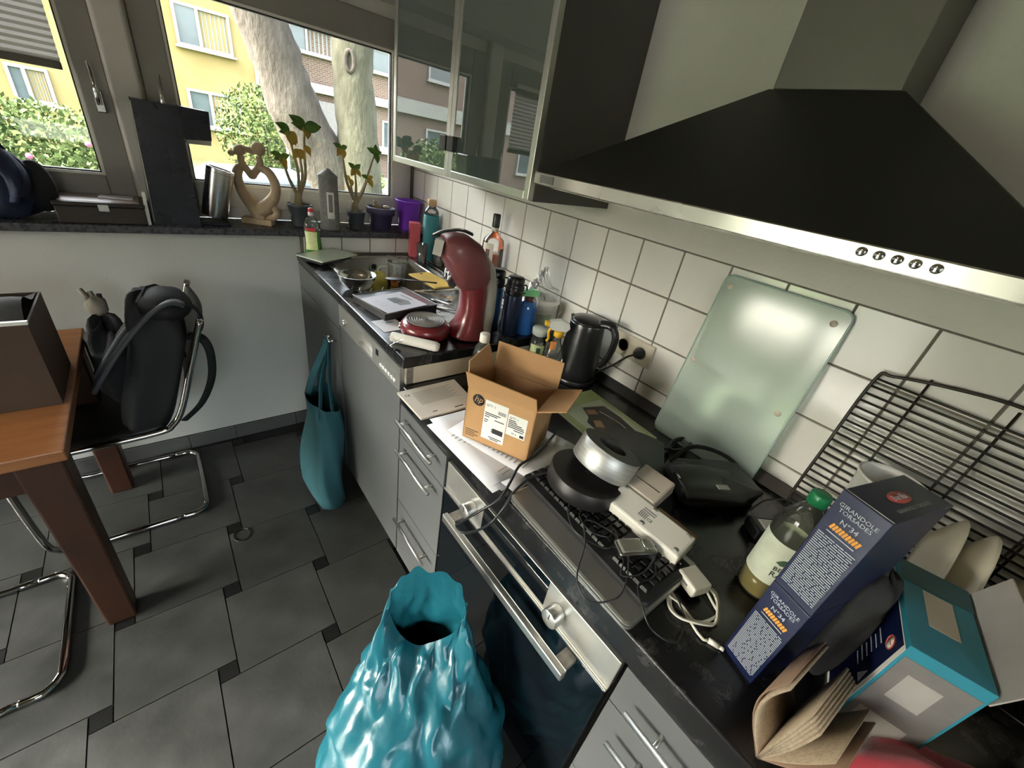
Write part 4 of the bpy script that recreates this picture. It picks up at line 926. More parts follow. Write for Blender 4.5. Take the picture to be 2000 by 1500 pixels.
# ---- pasta boxes, one on top of the other
O = V((.622,.006,0)); us = V((-.018,-.057,0)); sd = V((.135,-.042,0))
for k, lab in enumerate(('dark blue pasta box standing on the worktop, lower of two','dark blue pasta box stacked on top of the other one')):
    zb = ZL+.0005+k*.1905; zt = zb+.1895
    pb = thing('pasta_box',lab,'box',tuple(O+us/2+sd/2+V((0,0,zb))),group='stacked pasta boxes'); inv = pb.matrix_basis.inverted()
    q = [O,O+us,O+us+sd,O+sd]
    b = MB(); b.hexa([(p.x,p.y,zb) for p in q],[(p.x,p.y,zt) for p in q]); b.build('carton','pasta_navy',pb,world=True,fix=True,bevel=.001)
    T = inv @ frame(tuple(O+V((0,0,zb))),tuple(us),(0,0,1)) @ Matrix.Translation((0,0,.0004)); w = us.length
    c = w/2
    text(pb,'GIRANDOLE',T @ Matrix.Translation((c,.168,.0004)),.0085,'print_white','CENTER'); text(pb,'TORSADES',T @ Matrix.Translation((c,.160,.0004)),.0085,'print_white','CENTER')
    text(pb,'N°34',T @ Matrix.Translation((c,.146,.0004)),.0105,'print_white','CENTER')
    b = MB()
    for s in range(9):
        x = c-.018+s*.0042; b.prism([(x,.133,.0002),(x+.003,.132,.0002),(x+.0055,.141,.0002),(x+.0025,.142,.0002)],(0,0,.0003),T=T)
    b.build('twist_print','print_orange',pb)
    b = MB(); rnd = random.Random(k+2); b.box((c-.018,.1265,.0002),(c+.018,.128,.0005),T=T)
    for s in range(30):
        y = .118-s*.0036; x = .005
        while x < w-.006:
            L = rnd.uniform(.005,.02); b.box((x,y,.0002),(min(x+L,w-.005),y+.0014,.0005),T=T); x += L+.0015
    b.build('small_print','print_white',pb)
    TT = inv @ frame(tuple(O+us+V((0,0,zt))),tuple(sd),tuple(-us)) @ Matrix.Translation((0,0,.0003))
    if k:
        b = MB(); b.lathe([(.0001,0),(.022,0),(.022,.0003)],28,(.07,.030,0),T=TT,sy=.45); b.f = b.f; b.build('logo_field','print_red',pb)
        text(pb,'Barilla',TT @ Matrix.Translation((.07,.0265,.0005)),.012,'print_white','CENTER'); text(pb,'GIRANDOLE TORSADES',TT @ Matrix.Translation((.07,.010,.0004)),.007,'ink_grey','CENTER')
    b = MB(); b.tube([(.003,w*.02,.0003),(.003,w*.98,.0003)],.0006,6); b.v = [tuple(TT @ V(p)) for p in b.v]; b.build('torn_edge','grey_light',pb)
# ---- oil bottle
ob = thing('oil_bottle','clear plastic oil bottle with green cap beside the pasta boxes','bottle',(.808,.026,ZL+.0005))
b = MB(); b.lathe([(0,.002),(.034,0),(.038,.006),(.038,.165),(.034,.195),(.020,.222),(.014,.230),(.014,.246)],32); b.build('bottle','pet',ob)
b = MB(); b.lathe([(0,.004),(.035,.004),(.0368,.008),(.0368,.055),(0,.055)],32); b.build('oil','oil',ob)
b = MB(); b.lathe([(.0384,.05),(.0386,.051),(.0386,.150),(.0384,.151)],32); b.f = b.f[:-2]; b.m = b.m[:-2]; b.s = b.s[:-2]; b.build('label','oil_label',ob)
b = MB(); b.lathe([(.0165,.238),(.0165,.258),(.015,.261),(0,.261)],24); b.build('cap','cap_green',ob)
for s, z, sz in (('BEL',.090,.014),('RA',.074,.018)):
    a = math.radians(205)
    Tt = Matrix.Translation((.0389*math.cos(a),.0389*math.sin(a),z)) @ frame((0,0,0),(-math.sin(a)*-1*-1,math.cos(a),0),(0,0,1))
    text(ob,s,Tt,sz,'ink','CENTER')
b = MB(); a = math.radians(205); b.prism([(0.0391*math.cos(a+x/.0389),.0391*math.sin(a+x/.0389),.105+y) for x, y in ((-.012,.004),(-.004,.014),(.006,.018),(.012,.012),(.006,.002),(-.004,0))],(.0004*math.cos(a),.0004*math.sin(a),0)); b.build('leaf_mark','leaf_print',ob)
# ---- teal carton
tb = thing('teal_carton','turquoise product carton with navy side panel and open white flap','box',(.74,-.16,ZL+.0005)); inv = tb.matrix_basis.inverted()
O2 = V((.663,-.147,0)); u2 = V((.186,.046,0)); v2 = V((.020,-.085,0)); zb, zt = ZL+.0005, 1.114
q = [O2,O2+v2,O2+v2+u2,O2+u2]
b = MB(); b.hexa([(p.x,p.y,zb) for p in q],[(p.x,p.y,zt) for p in q]); b.build('carton','teal_box',tb,world=True,fix=True,bevel=.0012)
Tn = inv @ frame(tuple(O2+u2+V((0,0,zb))),tuple(-u2),(0,0,1)) @ Matrix.Translation((0,0,.0004)); L2 = u2.length; H2 = zt-zb
b = MB(); b.box((.0,.0,0),(L2-.0,.20,.0003),T=Tn); b.build('white_border','white_label',tb)
b = MB(); b.box((.0,.008,.0003),(L2-.009,.198,.0006),T=Tn); b.build('navy_panel','pasta_navy',tb)
b = MB(); b.lathe([(.011,.0006),(.011,.001)],24,(L2-.032,.172,0),T=Tn); b.build('round_mark','cup_white',tb)
b = MB(); b.tube([tuple(Tn @ V((L2-.032+.0105*math.cos(a),.172+.0105*math.sin(a),.001))) for a in [2*PI*i/20 for i in range(20)]],.0009,6,True); b.box((L2-.038,.1712,.0008),(L2-.026,.1728,.0013),T=Tn); b.build('round_mark_ring','print_red',tb)
b = MB()
for s in range(6): b.box((L2-.075+ (s%2)*.004,.15-s*.012,.0006),(L2-.045,.1525-s*.012,.0009),T=Tn)
b.prism([(L2-.03,.09,.0006),(L2-.018,.115,.0006),(L2-.014,.09,.0006)],(0,0,.0003),T=Tn)
b.build('small_print','print_white',tb)
Tg = inv @ frame(tuple(O2+V((0,0,zb))),tuple(v2),(0,0,1)) @ Matrix.Translation((0,0,.0004)); w2 = v2.length
b = MB(); b.box((.004,.004,0),(w2-.004,.190,.0003),T=Tg); b.build('grey_panel','grey_print',tb)
b = MB(); b.box((.02,.11,.0003),(w2-.03,.165,.0006),T=Tg); b.build('grey_picture','grey_light',tb)
b = MB(); b.box((.012,.02,.0003),(w2-.02,.07,.0006),T=Tg); b.build('grey_picture','grey_light',tb)
Ttop = inv @ frame(tuple(O2+V((0,0,zt))),tuple(v2),tuple(u2)) @ Matrix.Translation((0,0,.0004))
b = MB(); b.box((.025,.06,0),(.060,.135,.0004),T=Ttop); b.build('top_label','beige_tone',tb)
b = MB(); b.box((.0,.14,0),(w2,L2,.0003),T=Ttop); b.build('top_dark_panel','teal_dark',tb)  # darker teal panel across the far end of the top
P1, P2 = O2+v2, O2+v2+u2
b = MB(); n = V((v2.x,v2.y,0)).normalized(); b.hexa([(P1.x,P1.y,zt-.02),(P2.x,P2.y,zt-.02),((P2+n*.002).x,(P2+n*.002).y,zt-.02),((P1+n*.002).x,(P1+n*.002).y,zt-.02)],[((P1+n*.022).x,(P1+n*.022).y,zt+.055),((P2+n*.022).x,(P2+n*.022).y,zt+.055),((P2+n*.024).x,(P2+n*.024).y,zt+.055),((P1+n*.024).x,(P1+n*.024).y,zt+.055)]); b.build('lid_flap','grey_light',tb,world=True,fix=True)
# ---- open paperback propped on its spine
pk = thing('paperback_book','open paperback propped on its spine with fanned yellowed pages','book',(.51,-.100,ZL+.0005))
d3 = V((.93,-.10,0)).normalized(); w3 = V((-d3.y,d3.x,0)); L3 = .115
def leafb(name, path, t, mt, z=.0):
    b = MB(); n = len(path); ls = []
    for k, (y, h) in enumerate(path):
        for s in (0,1):
            pass
    def f(u, v):
        i = min(int(u*(n-1)),n-2); fr = u*(n-1)-i; y = path[i][0]+(path[i+1][0]-path[i][0])*fr; h = path[i][1]+(path[i+1][1]-path[i][1])*fr
        p = V((.51,-.10,ZL+.001))+d3*(v*L3)+w3*y; return (p.x,p.y,p.z+h)
    b.grid(f, 14, 3); return b.build(name,mt,pk,world=True,solid=t)
def bow(y, h, b, n=9): return [(y*(k/(n-1))+b*math.sin(PI*k/(n-1)), .003+h*k/(n-1)) for k in range(n)]
leafb('front_cover', bow(.030,.150,.024), .0016, 'book_cover')
leafb('page_bundle', bow(.026,.146,.021), .0040, 'page')
for k in range(5): leafb('page_bundle', bow(-.004-.004*k,.140-.003*k,-.001*k), .0034, 'page')
leafb('back_page', bow(-.046,.112,-.004), .0012, 'page')
leafb('back_cover', bow(-.058,.100,-.004), .0016, 'book_cover')
# ---- soft dark and red things at the near corner
ps = thing('fabric_pouch','black fuzzy fabric pouch squeezed between pasta and teal boxes','pouch',(.752,-.088,ZL+.0005),math.radians(14))
b = MB(); b.grid(blob(.060,.026,.118,.5,seed=9,amp=.09), 30, 20, cu=True); b.build('body','dark_fabric',ps,fix=True)
MB().tube(spl([(-.03,.0,.222),(-.015,.005,.248),(.015,.0,.248),(.03,.0,.222)],6),.005,8).build('loop','dark_fabric',ps)
bgx = thing('black_bag','black cloth bag slumped at the near right end of the worktop','bag',(.82,-.45,ZL+.0005),math.radians(10))
b = MB(); b.grid(blob(.13,.080,.12,.6,seed=21,amp=.10), 34, 18, cu=True); b.build('body','dark_fabric',bgx,fix=True)
MB().tube(spl([(-.08,.0,.15),(-.04,.04,.20),(.04,.03,.20),(.08,.0,.15)],6),.008,8,flat=.4).build('strap','dark_nylon',bgx)
rc = thing('red_cloth','crumpled red cloth lying at the near right corner of the worktop','cloth',(.615,-.335,ZL+.0005),math.radians(-12))
def cl(u, v):
    x = (u-.5)*.22; y = (v-.5)*.30; r = math.hypot(x/.11, y/.15)
    return (x, y, max(.002, .115*(1-r*r*.75))+.012*math.sin(x*60+y*25)+.008*math.sin(y*70-x*30)+.012)
b = MB(); b.grid(cl, 34, 40); b.build('fabric','red_cloth',rc,solid=.002)
# ================================================================== things between step and wall, and around the sink
DEF.update({
 'red_gloss': dict(c=(.17,.018,.022), r=.30, coat=.35, var=.1, vs=5), 'red_dusty': dict(c=(.20,.055,.060), r=.42, coat=.15, var=.2, vs=12), 'grey_tank': dict(c=(.34,.32,.28), r=.35, var=.1),
 'tray_grey': dict(c=(.17,.165,.155), r=.55), 'rum': dict(c=(.90,.15,.012), r=.15, var=0, coat=.3), 'rum_label': dict(c=(.66,.60,.50), r=.6, var=.1, vs=30), 'cap_black': dict(c=(.012,.012,.012), r=.3),
 'soap_green': dict(c=(.07,.36,.04), r=.2, var=.1, coat=.3), 'soap_clear': lambda n: pane_glass(n, (.93,.95,.92), .04, 1.35, (.75,.78,.72), .10), 'soap_label': dict(c=(.60,.66,.20), c2=(.78,.80,.55), r=.5, vs=40), 'red_cap': dict(c=(.55,.03,.04), r=.35),
 'scale_glass': dict(c=(.60,.70,.56), r=.10, var=.06, coat=.3), 'yellow_cloth': dict(c=(.72,.66,.16), r=.85, var=.1, vs=30, bump=.4, bs=60), 'yellow_board': dict(c=(.75,.50,.10), r=.5),
 'leaflet': dict(c=(.50,.48,.52), r=.6, var=.03), 'dark_carton': dict(c=(.045,.045,.045), r=.35, var=.1), 'maroon': dict(c=(.10,.03,.03), r=.4), 'purple': dict(c=(.24,.06,.62), r=.45, var=.05, sss=.0), 'purple_dark': dict(c=(.055,.045,.11), r=.55, var=.12),
 'teal_sleeve': dict(c=(.03,.19,.22), r=.7, var=.08), 'cork': dict(c=(.50,.33,.18), r=.8, var=.15, vs=60), 'red_carton': dict(c=(.55,.09,.11), r=.5, var=.06), 'logo_orange': dict(c=(.80,.33,.06), r=.5), 'roll_white': dict(c=(.76,.73,.66), r=.65, var=.06, vs=30, bump=.3, bs=40),
 'pot_grey': dict(c=(.055,.065,.075), r=.6, var=.12), 'soil': dict(c=(.10,.06,.035), r=.95, bump=.8, bs=80), 'stemmat': dict(c=(.26,.21,.13), c2=(.38,.32,.20), r=.8, vs=40), 'leaf_green': dict(c=(.06,.17,.02), c2=(.14,.26,.04), r=.4, vs=20), 'leaf_yellow': dict(c=(.55,.33,.05), c2=(.42,.34,.08), r=.55, vs=20), 'candle': dict(c=(.19,.19,.18), r=.7, var=.25, vs=60, bump=.4, bs=120, bd=.002), 'sculpt': dict(c=(.44,.33,.21), r=.75, var=.12, vs=30, bump=.15, bs=120),
 'machine_navy': dict(c=(.010,.012,.020), r=.25, var=.15), 'wood_dark': dict(c=(.022,.013,.008), r=.35, var=.3, vs=6, sc=(1,8,8)), 'wood_top': dict(c=(.30,.22,.19), r=.35, var=.12, vs=40), 'jacket_navy': dict(c=(.012,.02,.055), r=.75, var=.3, vs=12, bump=.5, bs=30, bd=.01),
})
DEF['clear_film'] = lambda n: pane_glass(n, (.97,.97,.95), .12, 1.4, (.75,.75,.70), .09)
DEF['frost_cap'] = dict(c=(.62,.66,.60), r=.35, var=.04)
DEF['mug_glass'] = lambda n: pane_glass(n, (.93,.94,.90), .03, 1.7, (.85,.85,.80), .22)
DEF['mug_rim'] = lambda n: pane_glass(n, (.9,.9,.88), .05, 1.8, (.85,.85,.80), .5)
ZU = 1.0005
# ---- pod coffee machine
f4 = V((-.965,.26,0)).normalized(); ang = math.atan2(f4.y,f4.x)
cm = thing('coffee_machine','dark red pod coffee machine with round grey drip tray','coffee machine',(.640,1.158,ZU),ang)
b = MB(); b.lathe([(.066,0),(.078,.006),(.084,.022),(.082,.040),(.074,.050),(.066,.053)],40); b.build('base','red_gloss',cm)
b = MB(); b.lathe([(.0,.0535),(.062,.0535),(.066,.0565),(.066,.059),(.063,.060),(.060,.057),(0,.057)],40); b.build('drip_tray','tray_grey',cm)
for k in range(6): 
    r_ = .014+k*.008; MB().tube([(r_*math.cos(a),r_*math.sin(a),.0575) for a in [2*PI*i/32 for i in range(32)]],.0014,6,True).build('tray_ring','grey_tank',cm)
for k in (-1,0,1): MB().bc((-.004+k*.006,k*.012,.0577),(.010,.006,.001)).build('drain_slot','ink',cm)
def loft(b, secs, n=24, e=.8):
    ls = []
    pts = [V((s[0],0,s[1])) for s in secs]
    for i, s in enumerate(secs):
        t = (pts[min(i+1,len(pts)-1)]-pts[max(i-1,0)]).normalized(); nx = V((t.z,0,-t.x)); L = []
        for j in range(n):
            a = 2*PI*j/n; c_, s_ = math.cos(a), math.sin(a); p_ = lambda q: math.copysign(abs(q)**e,q)
            L.append(pts[i]+nx*(p_(c_)*s[3])+V((0,p_(s_)*s[2],0)))
        ls.append(L)
    return loops(b, ls, cap0=True, cap1=True)
b = MB(); loft(b, [(-.150,.004,.074,.070),(-.1505,.012,.074,.068),(-.156,.045,.060,.052),(-.160,.10,.055,.044),(-.158,.16,.056,.045),(-.152,.185,.058,.048)]); b.build('column','red_gloss',cm)
b = MB(); loft(b, [(-.151,.186,.058,.050),(-.147,.203,.065,.061),(-.134,.240,.069,.070),(-.112,.272,.071,.069),(-.086,.292,.069,.060),(-.060,.301,.062,.047),(-.042,.302,.050,.032)], e=.65); b.build('head','red_dusty',cm)
b = MB(); loft(b, [(-.205,.02,.048,.030),(-.212,.10,.048,.028),(-.210,.18,.048,.028),(-.196,.24,.046,.026),(-.170,.285,.040,.018)]); b.build('water_tank','grey_tank',cm)
b = MB(); b.tube(spl([(-.085,.0,.225),(-.088,.0,.200),(-.095,.0,.185)],4),[.03]*4+[.026]*4+[.018],14); b.build('spout','black_plastic',cm)
b = MB(); b.cyl((-.060,-.018,.195),(-.070,-.018,.230),.009).cyl((-.060,.018,.195),(-.070,.018,.230),.009); b.build('nozzle','chrome',cm)
b = MB(); b.tube(spl([(-.12,.045,.352),(-.08,.042,.362),(-.035,.02,.350),(-.005,.0,.330)],5),.0042,8,flat=.5); b.build('lever','black_plastic',cm)
b = MB(); b.tube(spl([(-.12,.045,.357),(-.08,.042,.367),(-.035,.02,.355),(-.005,.0,.335)],5),.0022,8); b.build('lever_trim','chrome',cm)
b = MB(); b.prism([(-.036,-.030,.325),(-.016,.0,.325),(-.036,.030,.325)],(.008,0,-.048)); b.build('lid_gap','grey_tank',cm)
b = MB(); T = TR((.079,-.022,.026),0,math.radians(78),math.radians(-16)); b.lathe([(.011,0),(.011,.004),(.008,.006),(0,.006)],20,T=T); b.build('button','chrome',cm)
b = MB(); T = TR((.0775,.006,.026),0,math.radians(78),math.radians(4)); b.lathe([(.007,0),(.007,.004),(.005,.005),(0,.005)],16,T=T); b.build('button','black_plastic',cm)
# ---- white paper-wrapped roll
rl = thing('wrapped_roll','white paper roll lying before the coffee machine at the worktop corner','roll',(.565,1.085,ZU),math.atan2(-.123,.106))
b = MB(); T = TR((-.080,0,.0165),0,PI/2,0); b.lathe([(.0,0),(.015,.001),(.0162,.006),(.0158,.08),(.0165,.150),(.013,.161),(0,.162)],24,T=T); b.build('tube','roll_white',rl)
b = MB(); b.grid(lambda u, v: (-.082+.05*u, -.017-.03*v+.004*math.sin(u*9), .018*(1-v)+.006*math.sin(u*7+v*5)+.004), 10, 6); b.build('loose_film','clear_film',rl)
# ---- flat carton with leaflet
fc = thing('flat_carton','flat dark appliance carton by the sink front','box',(.655,1.430,ZU),math.radians(10))
b = MB(); b.bc((0,0,.0135),(.235,.215,.027)); b.build('carton','dark_carton',fc,bevel=.002)
b = MB(); b.tube([(-.117,-.107,.0275),(.117,-.107,.0275),(.117,.107,.0275),(-.117,.107,.0275)],.003,6,True); b.build('pale_edge','tray_grey',fc)
b = MB(); b.bc((.088,-.01,.0273),(.045,.17,.0006)); b.build('maroon_field','maroon',fc)
b = MB()
for q in range(7): b.bc((.090,.055-q*.019,.0278),(.016,.012,.0004))
b.build('print_blocks','red_dusty',fc)
lf = thing('leaflet','pale instruction leaflet with an appliance drawing on the dark carton','leaflet',(.640,1.405,ZU+.0312),math.radians(14))
b = MB(); b.bc((-.005,-.005,.0008),(.185,.165,.0014)); b.build('sheet','leaflet',lf)
b = MB(); b.prism([(-.01,-.045,.0016),(.035,-.055,.0016),(.05,-.02,.0016),(.03,.03,.0016),(-.012,.035,.0016)],(0,0,.0002)); b.build('drawing','tray_grey',lf)
b = MB(); b.prism([(-.015,-.02,.0018),(.025,-.02,.0018),(.02,.03,.0018),(-.012,.035,.0018)],(0,0,.0002)); b.build('drawing_body','dark_carton',lf)
b = MB()
for q in range(6): b.bc((.066,.040-q*.011,.0017),(.012,.007,.0003))
b.build('brand_print','ink_grey',lf)
b = MB()
for q in range(4): b.box((-.08,.03-q*.018,.0016),(-.045,.032-q*.018,.0018))
b.build('printed_lines','grey_light',lf)
sh = thing('paper_sheet','white printed slip under the coffee machine tray','paper',(.560,1.268,ZU),math.radians(4)); b = MB(); b.bc((0,0,.0005),(.09,.10,.0008)); b.build('sheet','paper',sh)
b = MB(); b.bc((.01,.02,.0010),(.03,.012,.0002)); b.build('printed_lines','blue_lab',sh)
# ---- bowl on the sink edge
bo = thing('steel_bowl','small stainless steel bowl standing on the sink edge','bowl',(.585,1.645,ZU+.004))
b = MB(); b.lathe([(0,0),(.030,0),(.052,.013),(.068,.039),(.074,.060),(.0755,.061),(.0735,.0615),(.066,.040),(.050,.016),(.028,.004),(0,.004)],40); b.build('bowl','steel_h',bo)
# ---- beer mug and washing-up in the sink
zs = .8425
mgx = thing('beer_mug','dimpled glass beer mug with orange emblem standing in the sink','mug',(.892,1.935,zs+.0005))
b = MB(); b.lathe([(0,.006),(.045,.0),(.050,.006),(.049,.02),(.045,.035),(.0455,.13),(.048,.178),(.0485,.185),(.046,.186),(.044,.178),(.0415,.13),(.041,.03),(0,.022)],36); b.build('glass','mug_glass',mgx)
MB().tube([(.0475*math.cos(a),.0475*math.sin(a),.185) for a in [2*PI*i/32 for i in range(32)]],.0022,8,True).build('rim','mug_rim',mgx)
MB().tube([(.048*math.cos(a),.048*math.sin(a),.008) for a in [2*PI*i/32 for i in range(32)]],.003,8,True).build('foot','mug_rim',mgx)
b = MB(); b.tube(spl([(-.040,.022,.155),(-.072,.040,.150),(-.083,.046,.10),(-.070,.040,.05),(-.040,.022,.045)],6),.0085,10); b.build('handle','mug_rim',mgx)
a0 = math.radians(215)
def curved(nm, par, r, a0, da, z0, z1, mt, n=8):
    b = MB(); b.grid(lambda u, v: (r*math.cos(a0+(u-.5)*da), r*math.sin(a0+(u-.5)*da), z0+(z1-z0)*v), n, 2); return b.build(nm,mt,par)
curved('emblem',mgx,.0462,a0+.25,.85,.070,.125,'logo_orange'); curved('emblem_band',mgx,.0464,a0+.25,1.0,.052,.066,'logo_orange'); curved('emblem_mark',mgx,.0466,a0+.25,.42,.092,.112,'red_cap')
yc = thing('yellow_cloth','yellow cleaning cloth hanging in the sink behind the mug','cloth',(.80,1.955,zs+.0005))
b = MB(); b.grid(blob(.045,.035,.066,.8,seed=5,amp=.12), 24, 14, cu=True); b.build('cloth','yellow_cloth',yc,fix=True)
yb = thing('cutting_board','small yellow plastic board lying across the sink end','cutting board',(.955,1.690,1.0045),math.radians(6)); b = MB(); b.bc((0,0,.005),(.12,.22,.008)); b.build('board','yellow_board',yb,bevel=.003)
MB().cyl((0,.092,.0015),(0,.092,.0095),.008).build('hanging_hole','ink',yb)
wb_ = thing('ceramic_bowl','white bowl at the bottom of the sink','bowl',(.715,1.80,zs+.0005)); b = MB(); b.lathe([(0,0),(.03,0),(.055,.025),(.062,.05),(.059,.05),(.052,.027),(0,.006)],32); b.build('bowl','cream_ceramic',wb_)
def spoon(label, p, q, mt, head, hm=None, group='utensils in the sink', nm='spoon', cat='cutlery', hr=(.018,.012,.004)):
    p, q = V(p), V(q); r = thing(nm,label,cat,tuple((p+q)/2)); d = (q-p).normalized()
    b = MB(); b.tube([p,p+(q-p)*.5,q],[.0035,.003,.0045],8,flat=.6); b.build('handle',mt,r,world=True)
    T = Matrix.Translation(p-d*hr[0]*.8) @ d.to_track_quat('X','Z').to_matrix().to_4x4(); b = MB(); b.ball((0,0,0),hr,14,8,T=T); b.build(head,hm or mt,r,world=True); return r
spoon('white plastic spoon leaning in the sink front',(.70,1.700,.935),(.672,1.590,1.022),'cup_white','bowl')
spoon('steel spoon leaning in the sink corner',(.66,1.74,.93),(.628,1.602,1.014),'steel_h','bowl')
spoon('black spatula across the sink front right',(.81,1.70,1.016),(.93,1.60,1.026),'black_plastic','blade',hr=(.045,.028,.004))
spoon('wooden spoon lying beside the black carton',(.905,1.46,1.010),(.80,1.365+.19,1.012),'cork','bowl')
spoon('black handled kitchen knife lying right of the carton',(.84,1.345,1.006),(.90,1.27,1.010),'black_plastic','blade','steel_h',hr=(.06,.010,.0015),nm='knife')
spoon('steel fork lying beside the coffee machine column',(.85,1.44,1.005),(.905,1.33,1.006),'steel_h','tines',hr=(.02,.010,.002),nm='fork')
# ---- kitchen scale and washing-up liquid
ks = thing('kitchen_scale','pale green glass kitchen scale at the corner by the window wall','scale',(.600,2.070,ZU+.003),math.radians(31))
b = MB(); b.bc((0,0,.0115),(.20,.11,.019)); b.build('underside','black_plastic',ks,bevel=.004)
b = MB(); b.bc((0,0,.0245),(.236,.152,.006)); b.build('glass_top','scale_glass',ks,bevel=.002)
b = MB(); b.bc((.055,0,.0279),(.0012,.150,.0005)); b.build('seam','grey_rubber',ks)
so = thing('dish_soap','green washing-up liquid bottle with red cap behind the scale','bottle',(.563,2.168,ZU),math.radians(-20))
b = MB(); b.lathe([(0,0),(.036,0),(.039,.006),(.037,.05),(.034,.09),(.037,.125),(.034,.150),(.022,.172),(.012,.178),(.012,.188)],28,sy=.6); b.build('bottle','soap_clear',so)
b = MB(); b.lathe([(0,.002),(.034,.002),(.0375,.008),(.0355,.05),(.0325,.09),(.0345,.115),(0,.115)],28,sy=.6); b.build('liquid','soap_green',so)
b = MB(); b.grid(lambda u, v: (.0385*math.cos(a_)*(1-.06*math.sin(v*PI)) , .0385*.62*math.sin(a_)*(1-.06*math.sin(v*PI)), .03+.085*v) if (a_ := math.radians(215+u*90)) or True else None, 10, 6); b.build('label','soap_label',so)
b = MB(); b.grid(lambda u, v: (.0390*math.cos(a_), .0390*.62*math.sin(a_), .118+.014*v) if (a_ := math.radians(225+u*70)) or True else None, 8, 2); b.build('brand_band','red_cap',so)
b = MB(); b.lathe([(.0125,.184),(.0125,.199),(.009,.203),(0,.203)],20); b.build('collar','cup_white',so)
b = MB(); b.lathe([(.010,.201),(.0115,.206),(.011,.214),(.006,.219),(0,.219)],20); b.build('cap','red_cap',so)
# ---- corner by the tiled wall
pp = thing('plant_pot','tall glossy purple plant pot in the window corner','pot',(1.116,2.290,1.1125))
b = MB(); b.lathe([(0,.002),(.050,0),(.053,.004),(.068,.148),(.072,.150),(.073,.156),(.070,.157),(.066,.150),(.050,.008),(0,.006)],36); b.build('pot','purple',pp)
tl = thing('glass_bottle','bottle in a teal sleeve with a cork cap near the tiles','bottle',(1.140,2.065,ZU))
b = MB(); b.lathe([(0,0),(.038,0),(.041,.004),(.041,.235),(.038,.238)],28); b.build('sleeve','teal_sleeve',tl)
b = MB(); b.lathe([(.0395,.238),(.038,.255),(.026,.270),(.022,.275),(.022,.285)],28); b.build('glass','bottle_glass',tl)
b = MB(); b.lathe([(.024,.282),(.025,.286),(.024,.312),(.0,.313)],24); b.build('cap','cork',tl)
rx = thing('red_carton','tall red carton standing on the draining board','carton',(1.075,2.125,ZU+.005),math.radians(-20)); b = MB(); b.bc((0,0,.089),(.055,.065,.178)); b.build('carton','red_carton',rx,bevel=.0015)
b = MB(); b.bc((-.0277,0,.12),(.0006,.045,.05)); b.build('print_panel','maroon',rx)
for k, (x, y, h, r_, lab) in enumerate(((1.052,1.985,.10,.030,'clear drinking glass behind the coffee machine head'),(1.135,1.945,.125,.034,'ribbed clear drinking glass close to the tiles'))):
    gl = thing('drinking_glass',lab,'glass',(x,y,ZU+.0048),group='clear drinking glasses'); b = MB(); b.lathe([(0,.003),(r_*.8,0),(r_*.82,.004),(r_,h),(r_-.002,h+.001),(r_*.78,.008),(0,.008)],28); b.build('glass','bottle_glass',gl)
# ---- bottles between coffee machine and wall
rm = thing('liquor_bottle','clear liquor bottle with black cap and orange contents by the tiles','bottle',(1.128,1.478,ZU))
b = MB(); b.lathe([(0,.004),(.044,0),(.047,.006),(.048,.235),(.044,.252),(.022,.272),(.0150,.284),(.0145,.310)],32); b.build('glass','bottle_glass',rm)
b = MB(); b.lathe([(0,.006),(.043,.006),(.0455,.010),(.0462,.190),(0,.190)],32); b.build('liquor','rum',rm)
curved('front_label',rm,.0486,math.radians(205),1.1,.135,.240,'rum_label',10); curved('label_figure',rm,.0489,math.radians(206),.4,.175,.215,'maroon'); curved('back_label',rm,.0486,math.radians(300),.9,.10,.22,'dark_carton')
b = MB(); b.lathe([(.0165,.302),(.0168,.306),(.0168,.352),(.015,.356),(0,.356)],24); b.build('cap','cap_black',rm)
b = MB(); b.lathe([(.0155,.288),(.0155,.302)],24); b.build('neck_ring','rum_label',rm)
cw = thing('ceramic_cup','white cup standing left of the liquor bottle','cup',(1.045,1.565,ZU)); b = MB(); b.lathe([(0,0),(.026,0),(.034,.02),(.040,.075),(.037,.075),(.030,.02),(0,.006)],28); b.build('cup','cup_white',cw)
b = MB(); b.tube(spl([(-.036,.0,.06),(-.058,.0,.055),(-.056,.0,.03),(-.033,.0,.022)],5),.004,8); b.build('handle','cup_white',cw)
wx = thing('white_carton','white carton with dark stripe lying behind the blue flasks','carton',(1.00,1.300,ZU),math.radians(24)); b = MB(); b.bc((0,0,.026),(.12,.19,.052)); b.build('carton','cup_white',wx,bevel=.002)
b = MB(); b.bc((-.02,-.0,.0524),(.022,.18,.0006)); b.build('stripe','dark_carton',wx); b = MB(); b.bc((.03,-.03,.0524),(.04,.06,.0006)); b.build('printed_field','beige_tone',wx)
def flask(label, x, y, mt, h=.222):
    r = thing('thermos_flask',label,'thermos',(x,y,ZU),group='two blue thermos flasks')
    b = MB(); b.lathe([(0,0),(.031,0),(.033,.004),(.033,h-.068),(.031,h-.062)],32); b.build('body',mt,r)
    b = MB(); b.lathe([(.0325,h-.063),(.0335,h-.060),(.0335,h-.034),(.030,h-.030),(.0315,h-.026),(.031,h-.006),(.026,h-.001),(0,h)],32); b.build('lid','cap_black',r)
    for z in (h-.045,h-.036): MB().tube([(.0338*math.cos(a),.0338*math.sin(a),z) for a in [2*PI*i/28 for i in range(28)]],.0013,6,True).build('ring','black_plastic',r)
    MB().tube(spl([(.030,-.012,h-.03),(.046,-.012,h-.035),(.046,-.012,h-.058),(.032,-.012,h-.062)],5),.003,8).build('strap','cap_black',r)
flask('lighter blue thermos flask, the rear left one of two',.918,1.158,'blue_flask'); flask('dark navy thermos flask in front, with black lid',.945,1.078,'navy_flask',.218)
def spray(root, body, liquid, trig, neckz, r, tilt=0):
    pass
